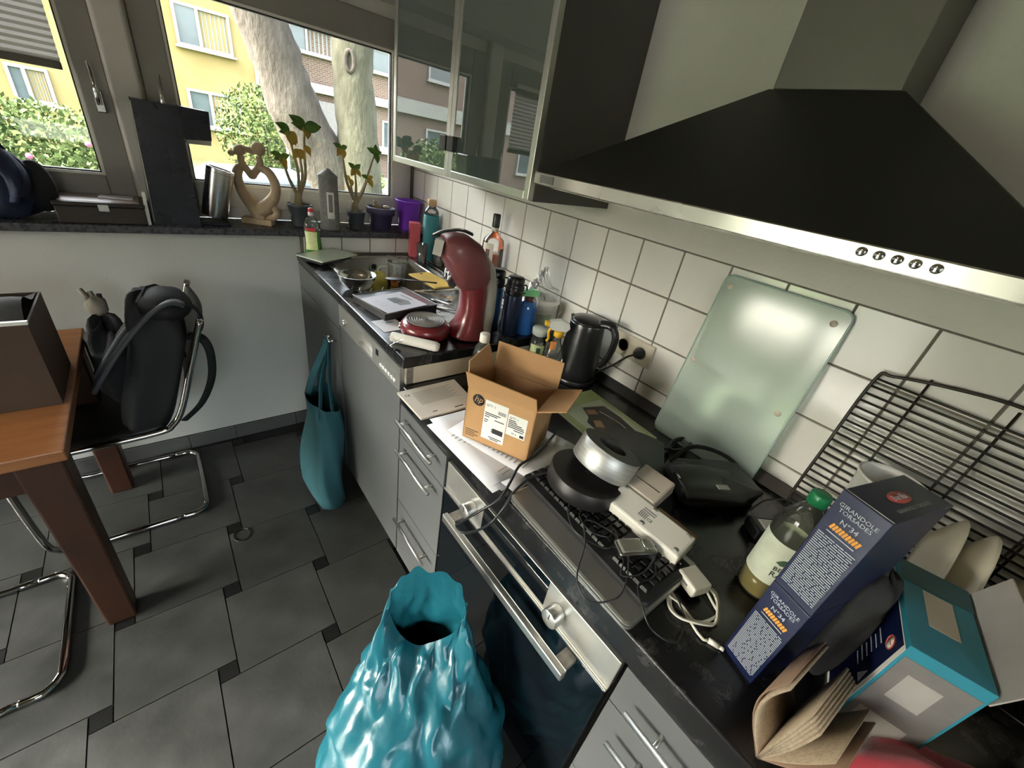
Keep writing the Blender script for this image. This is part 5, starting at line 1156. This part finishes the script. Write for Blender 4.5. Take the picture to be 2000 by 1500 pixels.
bs_ = thing('spray_bottle','blue cleaner spray bottle with light green nozzle','spray bottle',(1.008,1.062,ZU),math.radians(-35))
b = MB(); b.lathe([(0,0),(.036,0),(.039,.005),(.038,.10),(.030,.122),(.016,.132),(.014,.140)],28,sy=.7); b.build('bottle','blue_clear',bs_)
b = MB(); b.lathe([(.017,.128),(.017,.146)],20); b.build('collar','maroon',bs_)
b = MB(); b.prism([(-.030,-.011,.146),(.030,-.011,.150),(.036,-.011,.168),(.01,-.011,.174),(-.026,-.011,.166)],(0,.022,0)); b.build('nozzle','green_nozzle',bs_,bevel=.005)
b = MB(); b.tube(spl([(.022,0,.150),(.034,0,.130),(.030,0,.108)],5),.005,8); b.build('trigger','cup_white',bs_)
bu = thing('plastic_bucket','small white plastic tub with lid and printed side','tub',(1.108,1.098,ZU))
b = MB(); b.lathe([(0,0),(.058,0),(.061,.004),(.070,.112),(.0705,.116)],36); b.build('tub','bucket',bu)
b = MB(); b.lathe([(.0725,.108),(.0735,.112),(.0735,.124),(.070,.127),(.066,.125),(.062,.122),(0,.122)],36); b.build('lid','bucket',bu)
curved('side_print',bu,.0668,math.radians(238),1.3,.02,.095,'bucket_print',12); curved('side_label',bu,.0672,math.radians(192),.55,.025,.10,'blue_lab')
for k, ch in enumerate('567'): 
    a = math.radians(192); text(bu,ch,Matrix.Translation((.0678*math.cos(a),.0678*math.sin(a),.036+k*.02)) @ frame((0,0,0),(-math.sin(a),math.cos(a),0),(0,0,1)),.016,'ink','CENTER')
MB().tube(spl([(.05,-.052,.112),(.06,-.062,.085),(.045,-.066,.07)],5),.002,6).build('bail','cup_white',bu)
# clear plastic film bag behind the tub
fb = thing('plastic_bag','crumpled clear plastic bag between tub and tiles','bag',(1.135,1.22,ZU))
rnd = random.Random(3)
def film(u, v):
    a = u*2.2-.2; r_ = .05+.10*v; z = .06+.20*v*(1-.5*abs(u-.5))
    return (-.02+.045*math.sin(u*9+v*4)*.5, -.17+.28*u+.02*math.sin(v*8+u*11), z*(.7+.4*math.sin(u*5+1))+.012*math.sin(u*21+v*13))
b = MB(); b.grid(film, 22, 12, sm=False); b.build('film','clear_film',fb)
b = MB(); b.grid(lambda u, v: (-.03-.05*v+.015*math.sin(u*12), -.16+.16*u+.015*math.sin(v*9), .13+.012*math.sin(u*17+v*9)+.05*(1-v)*u), 16, 8, sm=False); b.build('film_fold','clear_film',fb)
# ---- kettle
kt = thing('kettle','black electric kettle with curved handle below the tiles','kettle',(1.092,.835,ZL+.0005))
b = MB(); b.lathe([(0,0),(.076,0),(.078,.004),(.078,.016),(.074,.020)],36); b.build('power_base','black_plastic',kt)
b = MB(); b.lathe([(.072,.021),(.074,.025),(.073,.06),(.068,.13),(.062,.20),(.060,.222),(.058,.226)],36); b.build('jug','kettle',kt)
b = MB(); b.lathe([(.0595,.224),(.060,.228),(.052,.236),(.02,.242),(0,.243)],36); b.build('lid','kettle',kt)
b = MB(); b.prism([(-.016,.052,.196),(.016,.052,.196),(.008,.076,.222),(-.008,.076,.222)],(0,0,.003)); b.build('spout','kettle',kt)
MB().tube([(.0605*math.cos(a),.0605*math.sin(a),.222) for a in [2*PI*i/32 for i in range(32)]],.0018,6,True).build('rim_ring','chrome',kt)
b = MB(); b.tube(spl([(.010,-.045,.232),(.020,-.085,.238),(.026,-.108,.205),(.024,-.108,.15),(.020,-.098,.11),(.016,-.082,.085)],6),[.016]*8+[.013]*10+[.012]*13,12,flat=.7); b.build('handle','kettle',kt)
# ---- yellow trigger spray, clear bottle, cream-capped bottle
ys = thing('spray_bottle','clear cleaner spray bottle with yellow trigger head','spray bottle',(.985,.862,ZL+.0005),math.radians(150))
b = MB(); b.lathe([(0,.002),(.034,0),(.038,.006),(.038,.085),(.032,.115),(.017,.150),(.013,.165),(.013,.178)],28,sy=.72); b.build('bottle','soap_clear',ys)
b = MB(); b.lathe([(0,.004),(.033,.004),(.0365,.008),(.0365,.06),(0,.06)],28,sy=.72); b.build('liquid','clear_plastic',ys)
b = MB(); b.lathe([(.0165,.172),(.0165,.192)],20); b.build('collar','yellow_plastic',ys)
b = MB(); b.prism([(-.022,-.010,.192),(.03,-.010,.196),(.042,-.010,.212),(.036,-.010,.226),(.0,-.010,.232),(-.028,-.010,.222),(-.034,-.010,.205)],(0,.020,0)); b.build('head','cup_white',ys,bevel=.005)
b = MB(); b.tube(spl([(.028,0,.202),(.036,0,.185),(.032,0,.162),(.038,0,.150)],5),.0055,8,flat=.8); b.build('trigger','yellow_plastic',ys)
b = MB(); b.bc((.047,0,.215),(.014,.016,.016)); b.build('nozzle','yellow_plastic',ys,bevel=.002)
curved('label',ys,.0388,math.radians(60),1.2,.03,.088,'spray_label',10).scale = (1,.72,1)
b = MB(); b.bc((.014,0.012,.140),(.020,.003,.030)); b.build('neck_tag','orange_lab',ys)
cl_ = thing('clear_bottle','clear bottle with wide pale flip cap and green leaf label','bottle',(1.010,.972,ZL+.0005))
b = MB(); b.lathe([(0,0),(.029,0),(.031,.005),(.030,.10),(.022,.120),(.016,.126)],28); b.build('bottle','soap_clear',cl_)
b = MB(); b.lathe([(.020,.124),(.030,.130),(.031,.150),(.026,.156),(0,.157)],28); b.build('cap','frost_cap',cl_)
curved('label',cl_,.0316,math.radians(225),1.9,.02,.095,'soap_label',12); curved('leaf_print',cl_,.0318,math.radians(235),.5,.03,.085,'leaf_print')
sb_ = thing('small_bottle','small clear bottle with cream screw cap behind the carton','bottle',(.745,.955,ZL+.0005))
b = MB(); b.lathe([(0,0),(.031,0),(.033,.004),(.033,.095),(.028,.125),(.016,.142),(.014,.150)],28); b.build('bottle','soap_clear',sb_)
b = MB(); b.lathe([(0,.003),(.031,.003),(.031,.06),(0,.06)],28); b.build('liquid','clear_plastic',sb_)
b = MB(); b.lathe([(.0165,.146),(.017,.149),(.0165,.172),(.015,.174),(0,.174)],24); b.build('cap','white_plastic',sb_)
# ================================================================== window sill
ZS = 1.1125
mc = thing('capsule_machine','tall black capsule coffee machine on the window sill','coffee machine',(.07,2.28,ZS))
b = MB(); b.prism([(-.018,2.222,ZS),(.138,2.222,ZS),(.142,2.222,1.540),(.004,2.222,1.543)],(0,.135,0)); b.build('column','machine_navy',mc,world=True,bevel=.006)
b = MB(); b.prism([(.1425,2.235,1.432),(.230,2.235,1.438),(.236,2.235,1.538),(.1425,2.235,1.542)],(0,.11,0)); b.build('head','machine_navy',mc,world=True,bevel=.006)
b = MB(); b.prism([(.146,2.238,1.418),(.226,2.238,1.420),(.228,2.238,1.437),(.146,2.238,1.431)],(0,.10,0)); b.build('outlet','grey_rubber',mc,world=True)
b = MB(); b.box((.139,2.225,ZS),(.245,2.335,ZS+.014)); b.build('base','machine_navy',mc,world=True,bevel=.004)
MB().tube([(-.013,2.222,1.125),(.006,2.2215,1.535)],.0022,6).build('edge_trim','grey_rubber',mc,world=True)
stc = thing('steel_tumbler','brushed steel cylinder tilted on the black machine base','tumbler',(.196,2.280,ZS+.0155))
T = TR((0,0,.014),0,math.radians(15),0)
b = MB(); b.lathe([(.0,.002),(.046,0),(.048,.003),(.050,.195),(.0505,.199),(.048,.200),(.046,.195),(.044,.006),(0,.005)],36,T=T); b.build('cylinder','steel',stc)
MB().tube([tuple(T @ V((.0502*math.cos(a),.0502*math.sin(a),.183))) for a in [2*PI*i/32 for i in range(32)]],.0008,6,True).build('groove','tray_grey',stc)
wbx = thing('wooden_box','dark wooden box with metal latch on the left of the sill','box',(-.157,2.295,ZS))
b = MB(); b.box((-.280,2.205,ZS),(-.034,2.385,ZS+.060)); b.build('body','wood_dark',wbx,world=True,bevel=.003)
b = MB(); b.box((-.283,2.202,ZS+.0605),(-.031,2.388,ZS+.076)); b.build('lid','wood_dark',wbx,world=True,bevel=.003)
b = MB(); b.box((-.268,2.214,ZS+.0762),(-.046,2.376,ZS+.0775)); b.build('lid_inlay','wood_top',wbx,world=True)
b = MB(); b.box((-.165,2.199,ZS+.045),(-.135,2.2025,ZS+.070)); b.build('latch','chrome',wbx,world=True,bevel=.001)
np_ = thing('paper_note','white folded paper lying on the wooden box','paper',(-.11,2.30,ZS+.0778),math.radians(-4)); b = MB(); b.bc((0,0,.003),(.10,.055,.006)); b.build('note','paper',np_)
ws = tag(MB().prism([(-.038,2.21,ZS),(-.024,2.21,ZS),(-.020,2.21,ZS+.12),(-.030,2.21,ZS+.12)],(0,.02,0)).build('white_strip','cup_white',world=True),'short white strip standing between wooden box and black machine','strip')
# ---- kissing couple sculpture
sc_ = thing('couple_sculpture','sand coloured sculpture of a kissing couple forming a heart','sculpture',(.366,2.305,ZS),math.radians(-30))
b = MB(); b.bc((0,0,.013),(.128,.052,.026)); b.build('plinth','sculpt',sc_,bevel=.002)
def sct(pts, rs, nm):
    P_ = spl([(x*1.1,0,z*1.1) for x, z in pts],6); k = len(P_); R_ = []
    for i in range(k):
        t = i/(k-1)*(len(rs)-1); j = min(int(t),len(rs)-2); R_.append(1.25*(rs[j]+(rs[j+1]-rs[j])*(t-j)))
    b = MB(); b.tube(P_,R_,14,flat=1.0); return b.build(nm,'sculpt',sc_)
sct([(-.030,.255),(-.034,.235),(-.030,.222),(-.050,.200),(-.058,.165),(-.045,.120),(-.015,.075),(.010,.040),(.03,.027)],[.010,.011,.012,.016,.017,.019,.024,.028,.020],'left_figure')
sct([(.034,.262),(.036,.238),(.030,.222),(.062,.208),(.082,.170),(.078,.125),(.050,.085),(.018,.055),(-.01,.03)],[.010,.011,.012,.015,.016,.017,.022,.028,.022],'right_figure')
sct([(-.030,.222),(-.012,.200),(.0,.188),(.012,.200),(.030,.222)],[.012,.012,.014,.012,.012],'heart_dip')
sct([(.030,.075),(.062,.075),(.076,.055),(.066,.036),(.040,.030),(.02,.030)],[.014,.013,.012,.012,.012,.012],'scroll')
b = MB(); T = TR((-.036,0,.300),0,math.radians(-30),0); b.ball((0,0,0),(.028,.023,.021),16,10,T=T); b.ball((-.072,0,.284),(.014,.012,.012),12,8); b.tube([(-.048,0,.290),(-.068,0,.285)],.009,8); b.build('left_head','sculpt',sc_)
b = MB(); b.ball((.040,0,.316),(.028,.026,.028),16,10); b.tube([(.022,0,.303),(-.014,0,.308)],[.014,.013],10); b.build('right_head','sculpt',sc_)
# ---- desert rose plants
def plant(label, x, y, seed, stems, pot_r=.052, pot_h=.092, lean=0):
    r = thing('potted_plant',label,'plant',(x,y,ZS)); rnd = random.Random(seed)
    b = MB(); b.lathe([(0,.002),(pot_r*.72,0),(pot_r*.74,.003),(pot_r*.95,pot_h-.012),(pot_r,pot_h-.010),(pot_r,pot_h),(pot_r*.93,pot_h),(pot_r*.90,pot_h-.012),(0,pot_h-.014)],32); b.build('pot','pot_grey',r)
    b = MB(); b.lathe([(0,pot_h-.010),(pot_r*.9,pot_h-.012)],24); b.build('soil','soil',r)
    b = MB(); b.lathe([(.020,pot_h-.012),(.017,pot_h+.02),(.012,pot_h+.05)],12,(-.004,0,0)); b.build('trunk','stemmat',r)
    for k, (pts, lv) in enumerate(stems):
        P_ = spl([(px,py,pot_h+pz*1.18) for px, py, pz in pts],6); n = len(P_)
        MB().tube(P_,[.0085-.0045*i/(n-1) for i in range(n)],8).build('stem','stemmat',r)
        for (i, (a, el, L, mt)) in enumerate(lv):
            o = P_[-1] if i < 5 else P_[int(n*.7)]
            d = V((math.cos(a)*math.cos(el),math.sin(a)*math.cos(el),math.sin(el))); s = d.cross(V((.25,-1,.45))).normalized(); up = s.cross(d)
            b = MB(); m = 7
            def lf_(u, v, d=d, s=s, up=up, L=L, o=o):
                w = .34*L*math.sin(PI*min(1,.08+.92*u**.75)); return tuple(o+d*(u*L)+s*((v-.5)*2*w)+up*(.10*L*math.sin(u*2.6)+.08*L*abs(v-.5)*2))
            b.grid(lf_, 8, 5); b.build('leaf',mt,r,solid=.0008)
    b = MB(); b.bc((-.028,.01,pot_h+.022),(.022,.003,.05)); b.build('plant_tag','cup_white',r,bevel=.0015)
    return r
g_, y_ = 'leaf_green', 'leaf_yellow'
plant('desert rose plant with a tall green leafy shoot in a grey pot',.550,2.298,1,[
 ([(0,0,.03),(.035,0,.10),(.040,0,.20),(.048,-.01,.275)],[(2.6,.5,.075,g_),(3.2,.15,.06,g_),(.2,.15,.075,g_),(5.6,-.1,.06,g_),(4.6,-.9,.06,y_),(5.4,-1.0,.05,y_)]),
 ([(0,0,.03),(.008,.01,.12),(-.010,.01,.21),(-.016,0,.255)],[(3.0,.4,.06,g_),(3.4,-.2,.05,g_),(.5,-.9,.055,y_),(4.5,-1.1,.07,y_),(5.5,-1.2,.06,y_)]),
 ([(-.005,0,.03),(-.035,0,.09),(-.055,-.01,.145),(-.062,-.01,.165)],[(2.8,.3,.045,g_),(3.6,-.3,.045,g_),(4.9,-1.1,.055,y_),(.3,.3,.04,g_),(1.2,-.9,.05,y_)]),
 ([(.005,0,.03),(.020,-.012,.11),(.012,-.015,.20)],[(4.6,-1.2,.05,y_),(.2,-1.1,.05,y_),(3.0,-1.0,.05,y_)])],.056,.10)
plant('smaller desert rose plant with drying leaves beside the grey candle',.812,2.272,2,[
 ([(0,0,.03),(.045,0,.10),(.070,0,.16),(.100,-.01,.235)],[(1.2,1.0,.045,g_),(2.9,.4,.045,g_),(.3,.2,.04,g_),(4.6,-1.0,.055,g_)]),
 ([(0,0,.03),(-.040,0,.11),(-.055,0,.19),(-.062,0,.235)],[(2.7,.4,.04,g_),(.4,.3,.035,g_),(4.6,-1.0,.055,y_),(3.4,-.9,.045,y_)]),
 ([(0,0,.03),(.004,0,.10),(.0,0,.165)],[(2.7,.6,.04,g_),(.3,.6,.04,g_),(3.6,-.8,.045,y_),(5.5,-.9,.045,y_)]),
 ([(.005,0,.03),(.035,-.01,.08),(.060,-.012,.135)],[(.4,.3,.035,y_),(5.2,-1.0,.05,y_),(2.6,.3,.035,g_)]),
 ([(-.005,.005,.03),(-.015,.01,.08),(-.020,.01,.125)],[(3.0,.2,.035,y_),(4.4,-1.0,.045,y_)])],.047,.088)
cd_ = thing('pillar_candle','thick grey pillar candle with white label','candle',(.672,2.245,ZS))
b = MB(); b.lathe([(.043,0),(.044,.002),(.044,.238),(.046,.242),(.042,.247),(.012,.272),(.0,.276)],36); b.build('wax','candle',cd_)
curved('label',cd_,.0446,math.radians(262),.75,.055,.175,'cup_white',8); curved('label_window',cd_,.0449,math.radians(262),.42,.085,.165,'candle',8)
dp = thing('plant_pot','dark violet plant pot with dry soil on the sill','pot',(.958,2.300,ZS))
b = MB(); b.lathe([(0,.002),(.052,0),(.054,.003),(.064,.072),(.073,.074),(.076,.108),(.072,.110),(.069,.100),(0,.098)],36); b.build('pot','purple_dark',dp)
b = MB(); b.lathe([(0,.102),(.069,.099)],24); b.build('soil','soil',dp)
b = MB(); b.ball((-.02,.0,.112),(.026,.018,.016),12,8); b.ball((-.028,.01,.128),(.010,.010,.012),10,7); b.build('dry_root','stemmat',dp)
b = MB(); b.ball((.035,.01,.108),(.022,.016,.010),10,7); b.build('pebble','cream_ceramic',dp)
# ---- dark jacket heaped on the left end of the sill
jk = thing('jacket','dark navy jacket heaped on the left end of the sill','jacket',(-.42,2.275,ZS))
b = MB(); b.grid(blob(.125,.085,.105,.75,seed=31,amp=.13), 34, 20, cu=True); b.build('body','jacket_navy',jk,fix=True)
b = MB(); b.grid(lambda u, v: (.02+.06*u+.02*math.sin(v*5), -.09+.03*math.sin(u*6+v*3), .10+.19*v-.03*u+.02*math.sin(u*9)), 12, 12); b.build('sleeve','jacket_navy',jk,solid=.02)
b = MB(); b.ball((.115,-.01,.11),(.045,.04,.085),14,10); b.build('cuff','dark_fabric',jk)
# ================================================================== left side: table, chairs, bags
DEF.update({
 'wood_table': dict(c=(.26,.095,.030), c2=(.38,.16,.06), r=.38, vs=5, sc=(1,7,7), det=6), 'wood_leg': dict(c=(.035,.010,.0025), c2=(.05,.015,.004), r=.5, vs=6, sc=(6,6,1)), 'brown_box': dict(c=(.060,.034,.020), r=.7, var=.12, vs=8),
 'bag_teal': dict(c=(.010,.105,.140), r=.30, spec=.45, var=.10, vs=6, bump=.25, bs=30, bd=.006), 'bag_teal_in': dict(c=(.02,.12,.15), r=.3), 'tote_teal': dict(c=(.024,.105,.125), r=.8, var=.1, vs=10, bump=.15, bs=120),
 'chrome_dark': dict(c=(.40,.39,.37), r=.10, m=1, var=.05), 'pack_black': dict(c=(.007,.0075,.009), r=.7, var=.2, vs=30, bump=.3, bs=120), 'pack_grey': dict(c=(.07,.075,.085), r=.55, var=.15), 'chair_black': dict(c=(.010,.010,.010), r=.5), 'beige_cloth': dict(c=(.22,.20,.16), r=.9, var=.15),
})
# ---- table
tb_ = thing('dining_table','brown wooden dining table cut off at the left edge','table',(-.9,1.75,0))
b = MB(); b.box((-1.60,1.285,.715),(-.306,2.10,.750)); b.build('top','wood_table',tb_,world=True,bevel=.004)
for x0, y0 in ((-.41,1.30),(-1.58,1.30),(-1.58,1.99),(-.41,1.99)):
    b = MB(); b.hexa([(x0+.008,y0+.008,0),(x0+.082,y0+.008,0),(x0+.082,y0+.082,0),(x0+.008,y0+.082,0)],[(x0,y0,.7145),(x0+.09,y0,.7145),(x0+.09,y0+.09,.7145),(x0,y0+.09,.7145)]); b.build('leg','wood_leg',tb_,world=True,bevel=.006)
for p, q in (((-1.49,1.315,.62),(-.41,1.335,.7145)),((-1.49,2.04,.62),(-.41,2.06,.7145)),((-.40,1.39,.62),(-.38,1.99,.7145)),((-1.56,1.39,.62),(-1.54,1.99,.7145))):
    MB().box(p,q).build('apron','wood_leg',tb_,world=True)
bxx = thing('storage_box','brown box with white inner lid edge on the dining table','box',(-.56,1.66,.7505))
b = MB(); b.box((-.80,1.525,.751),(-.322,1.53,1.0)).box((-.80,1.785,.751),(-.322,1.79,1.0)).box((-.80,1.53,.751),(-.795,1.785,1.0)).box((-.327,1.53,.751),(-.322,1.785,1.0)).box((-.795,1.53,.751),(-.327,1.785,.756)); b.build('body','brown_box',bxx,world=True)
b = MB(); b.box((-.802,1.523,1.0005),(-.320,1.533,1.010)); b.build('rim','cup_white',bxx,world=True)
b = MB(); b.grid(lambda u, v: (-.79+.46*u, 1.532+.25*v, .985+.03*math.sin(u*7+v*3)*math.sin(v*5)+.03*math.sin(v*PI)), 20, 14); b.build('dark_lining','dark_fabric',bxx,world=True)
# ---- cantilever chairs
def chair(name, label, loc, rz, front=False):
    r = thing(name,label,'chair',loc,rz,'chrome cantilever chairs at the table'); w = .225
    # local: x forward, back at x=-.0
    for s in (-1,1):
        y = s*w
        side = spl([(-.16,y,.90),(-.10,y,.72),(-.045,y,.555),(-.005,y,.487),(.05,y,.462),(.30,y,.455),(.40,y,.450),(.445,y,.43),(.455,y,.38),(.445,y,.10),(.425,y,.04),(.38,y,.014),(.30,y,.0125),(.05,y,.0125)],6)
        if front: side = spl([(-.16,y,.90),(-.10,y,.72),(-.045,y,.555),(-.02,y,.40),(-.035,y,.10),(-.02,y,.04),(.02,y,.0125),(.40,y,.0125)],6)
        MB().tube(side,.0115,10).build('side_tube','chrome_dark',r)
    k_ = (lambda x: .45-x) if front else (lambda x: x)
    b = MB(); cr_ = spl([(.05,-w,.0125),(.0,-w,.0125),(-.03,-w+.03,.0125),(-.035,-w+.08,.0125),(-.035,w-.08,.0125),(-.03,w-.03,.0125),(.0,w,.0125),(.05,w,.0125)],6); b.tube([(k_(p[0]),p[1],p[2]) for p in cr_],.0115,10); b.build('floor_tube','chrome_dark',r)
    b = MB(); b.grid(lambda u, v: (.02+.40*u, (v-.5)*2*(w-.012), .475+.012*math.sin(v*PI)-.02*math.sin(u*PI)), 12, 8); b.build('seat','chair_black',r,solid=.02)
    b = MB(); b.grid(lambda u, v: (-.060-.095*u-.02*math.sin(v*PI), (v-.5)*2*(w-.012), .60+.28*u), 10, 8); b.build('backrest','chair_black',r,solid=.014)
    return r
chair('cantilever_chair','chrome tube chair by the window wall with the backpack on it',(-.115,1.935,0),PI)
chair('cantilever_chair','chrome tube chair mostly hidden under the table',(-.985,1.385,0),.0,True)
# ---- backpack on the chair back
bp = thing('backpack','black backpack hung over the chair back with grey shoulder straps','backpack',(-.06,1.84,.40))
b = MB(); b.grid(lambda u, v: (lambda p: (p[0]*.62-.30*max(0,(.42-p[2]))-.02, p[1], p[2]))(blob(.135,.125,.285,.6,seed=17,amp=.06)(u,v)), 36, 22, cu=True); b.build('body','pack_black',bp,fix=True)
b = MB(); b.ball((.012,-.02,.525),(.085,.10,.060),18,12); b.build('top_lid','pack_black',bp)
for k, y in enumerate((-.085,.03)):
    b = MB(); b.grid(lambda u, v, y=y: (.07-.30*u+.05*math.sin(u*3.0), y-.028+.056*v-.03*u, .545+.055*math.sin(u*2.6)-.30*u*u), 16, 4); b.build('shoulder_strap','pack_grey',bp,solid=.012)
b = MB(); b.tube(spl([(.06,-.03,.40),(.10,-.05,.392),(.115,-.06,.33),(.10,-.06,.22),(.05,-.05,.11),(-.02,-.03,.03)],6),.016,8,flat=.25); b.build('hanging_strap','pack_black',bp)
b = MB(); b.tube(spl([(.03,-.08,.52),(.075,-.07,.54),(.11,-.06,.50),(.105,-.05,.43),(.06,-.03,.40)],6),.010,8,flat=.5); b.build('grab_loop','pack_black',bp)
b = MB(); b.tube([(.03,-.06,.38),(.035,-.06,.33)],.007,8); b.build('strap_end','pack_black',bp)
jc = thing('jacket','black jacket bundled on the chair seat beside the backpack','jacket',(-.228,1.955,.500))
b = MB(); b.grid(blob(.066,.13,.165,.75,seed=44,amp=.14), 30, 18, cu=True); b.build('body','dark_fabric',jc,fix=True)
gv = thing('work_glove','beige work glove lying on the black jacket','glove',(-.232,1.965,.845)); b = MB(); b.grid(blob(.030,.028,.035,.8,seed=3,amp=.1),18,12,cu=True); b.build('palm','beige_cloth',gv,fix=True)
for k in range(3): MB().tube([(-.012+.012*k,.0,.055),(-.03+.022*k,.01,.098-.01*k)],[.010,.007],10).build('finger','beige_cloth' if k != 2 else 'dark_fabric',gv)
# ---- tote bag hanging from the sink cabinet handle
tt = thing('tote_bag','teal cloth tote bag hanging from the sink cabinet handle','bag',(.40,1.62,.0))
def tote(u, v):
    a = u*2*PI; z = .018+.50*v
    ex = .075*(1-.25*v)*(1+.10*math.sin(3*a+v*4)); ey = .185*(1-.35*v*v)*(1+.06*math.sin(2*a+1)+.03*math.sin(7*a+v*9))
    p_ = lambda q, k=.7: math.copysign(abs(q)**k,q)
    return (.006-.02*(1-v)+ex*p_(math.cos(a))-.01*math.sin(v*6), .02*v+ey*p_(math.sin(a)), z+.02*math.sin(2*a+.5)*v)
b = MB(); b.grid(tote, 48, 18, cu=True); b.add([tote(i/48,0) for i in range(48)],[tuple(range(47,-1,-1))]); b.build('body','tote_teal',tt,fix=True)
for s, dx in ((-1,-.03),(1,.025)):
    b = MB(); b.tube(spl([(dx,-.09,.48),(dx*.6+.02,-.03,.62),(.066,.055,.748),(.068,.075,.766),(.066,.085,.75),(dx*.6+.02,.075,.62),(dx,.09,.50)],6),.016,8,flat=.14); b.build('strap','tote_teal',tt)
# ---- big teal rubbish bag in front of the oven
rb_ = thing('rubbish_bag','big glossy teal rubbish bag standing open before the oven','bag',(.232,.352,0))
from mathutils import noise as NZ
NU, NV = 36, 24; rn = random.Random(12)
JT = {(i,j): (rn.uniform(-1,1), rn.uniform(-1,1), rn.uniform(-1,1)) for i in range(NU) for j in range(NV)}
PROF = [(0,.165),(.05,.205),(.15,.226),(.30,.232),(.45,.220),(.58,.196),(.70,.164),(.80,.132),(.88,.108),(.94,.094),(1,.090)]
BK = math.radians(52); bx, by = math.cos(BK), math.sin(BK)
def trash(i, j):
    i %= NU; jt = JT[(i,j)]; v = j/(NV-1); w_ = 1 if 0 < j < NV-1 else .5
    a = (i+.45*jt[0]*w_)/NU*2*PI; vv = min(1,max(0,v+.35*jt[1]*w_/(NV-1))) if 0 < j < NV-1 else v
    ca, sa = math.cos(a), math.sin(a)
    for k in range(len(PROF)-1):
        if PROF[k][0] <= vv <= PROF[k+1][0]: t = (vv-PROF[k][0])/(PROF[k+1][0]-PROF[k][0]); t = t*t*(3-2*t); r_ = PROF[k][1]+(PROF[k+1][1]-PROF[k][1])*t; break
    n1 = NZ.noise(V((ca*1.6, sa*1.6, vv*2.2+3)))
    r_ *= 1+.12*jt[2]*w_*(.55+.9*vv)+.09*n1
    back = math.cos(a-BK); top = max(0,(vv-.62)/.38)
    f_ = back*r_*(1-.78*top)                       # mouth pressed to a slit
    s_ = math.sin(a-BK)*r_
    z = .004+.600*vv+(.115*back+.055+.028*jt[2])*top**1.4
    x, y = bx*f_-by*s_, by*f_+bx*s_
    return (.075*vv**2.2+x, .115*vv**2.2+y, z)
b = MB(); vs_ = [trash(i,j) for j in range(NV) for i in range(NU)]; fs_ = []
for j in range(NV-1):
    for i in range(NU):
        q = (j*NU+i, j*NU+(i+1)%NU, (j+1)*NU+(i+1)%NU, (j+1)*NU+i)
        fs_ += [(q[0],q[1],q[2]),(q[0],q[2],q[3])] if rn.random() < .5 else [(q[0],q[1],q[3]),(q[1],q[2],q[3])]
fs_.append(tuple(range(NU-1,-1,-1)))
b.add(vs_, fs_, 0, True); b.build('skin','bag_teal',rb_,fix=True,sub=1)
b = MB(); b.lathe([(0,.44),(.05,.445),(.075,.45)],20,(.055,.080,0)); b.build('contents','dark_fabric',rb_)
# a stray rubber band on the floor
tag(MB().tube([(.012+.030*math.cos(a),1.500+.035*math.sin(a),.0025) for a in [2*PI*i/24 for i in range(24)]],.0018,6,True).build('rubber_ring','black_plastic',world=True),'thin dark ring lying on the floor tiles','ring')
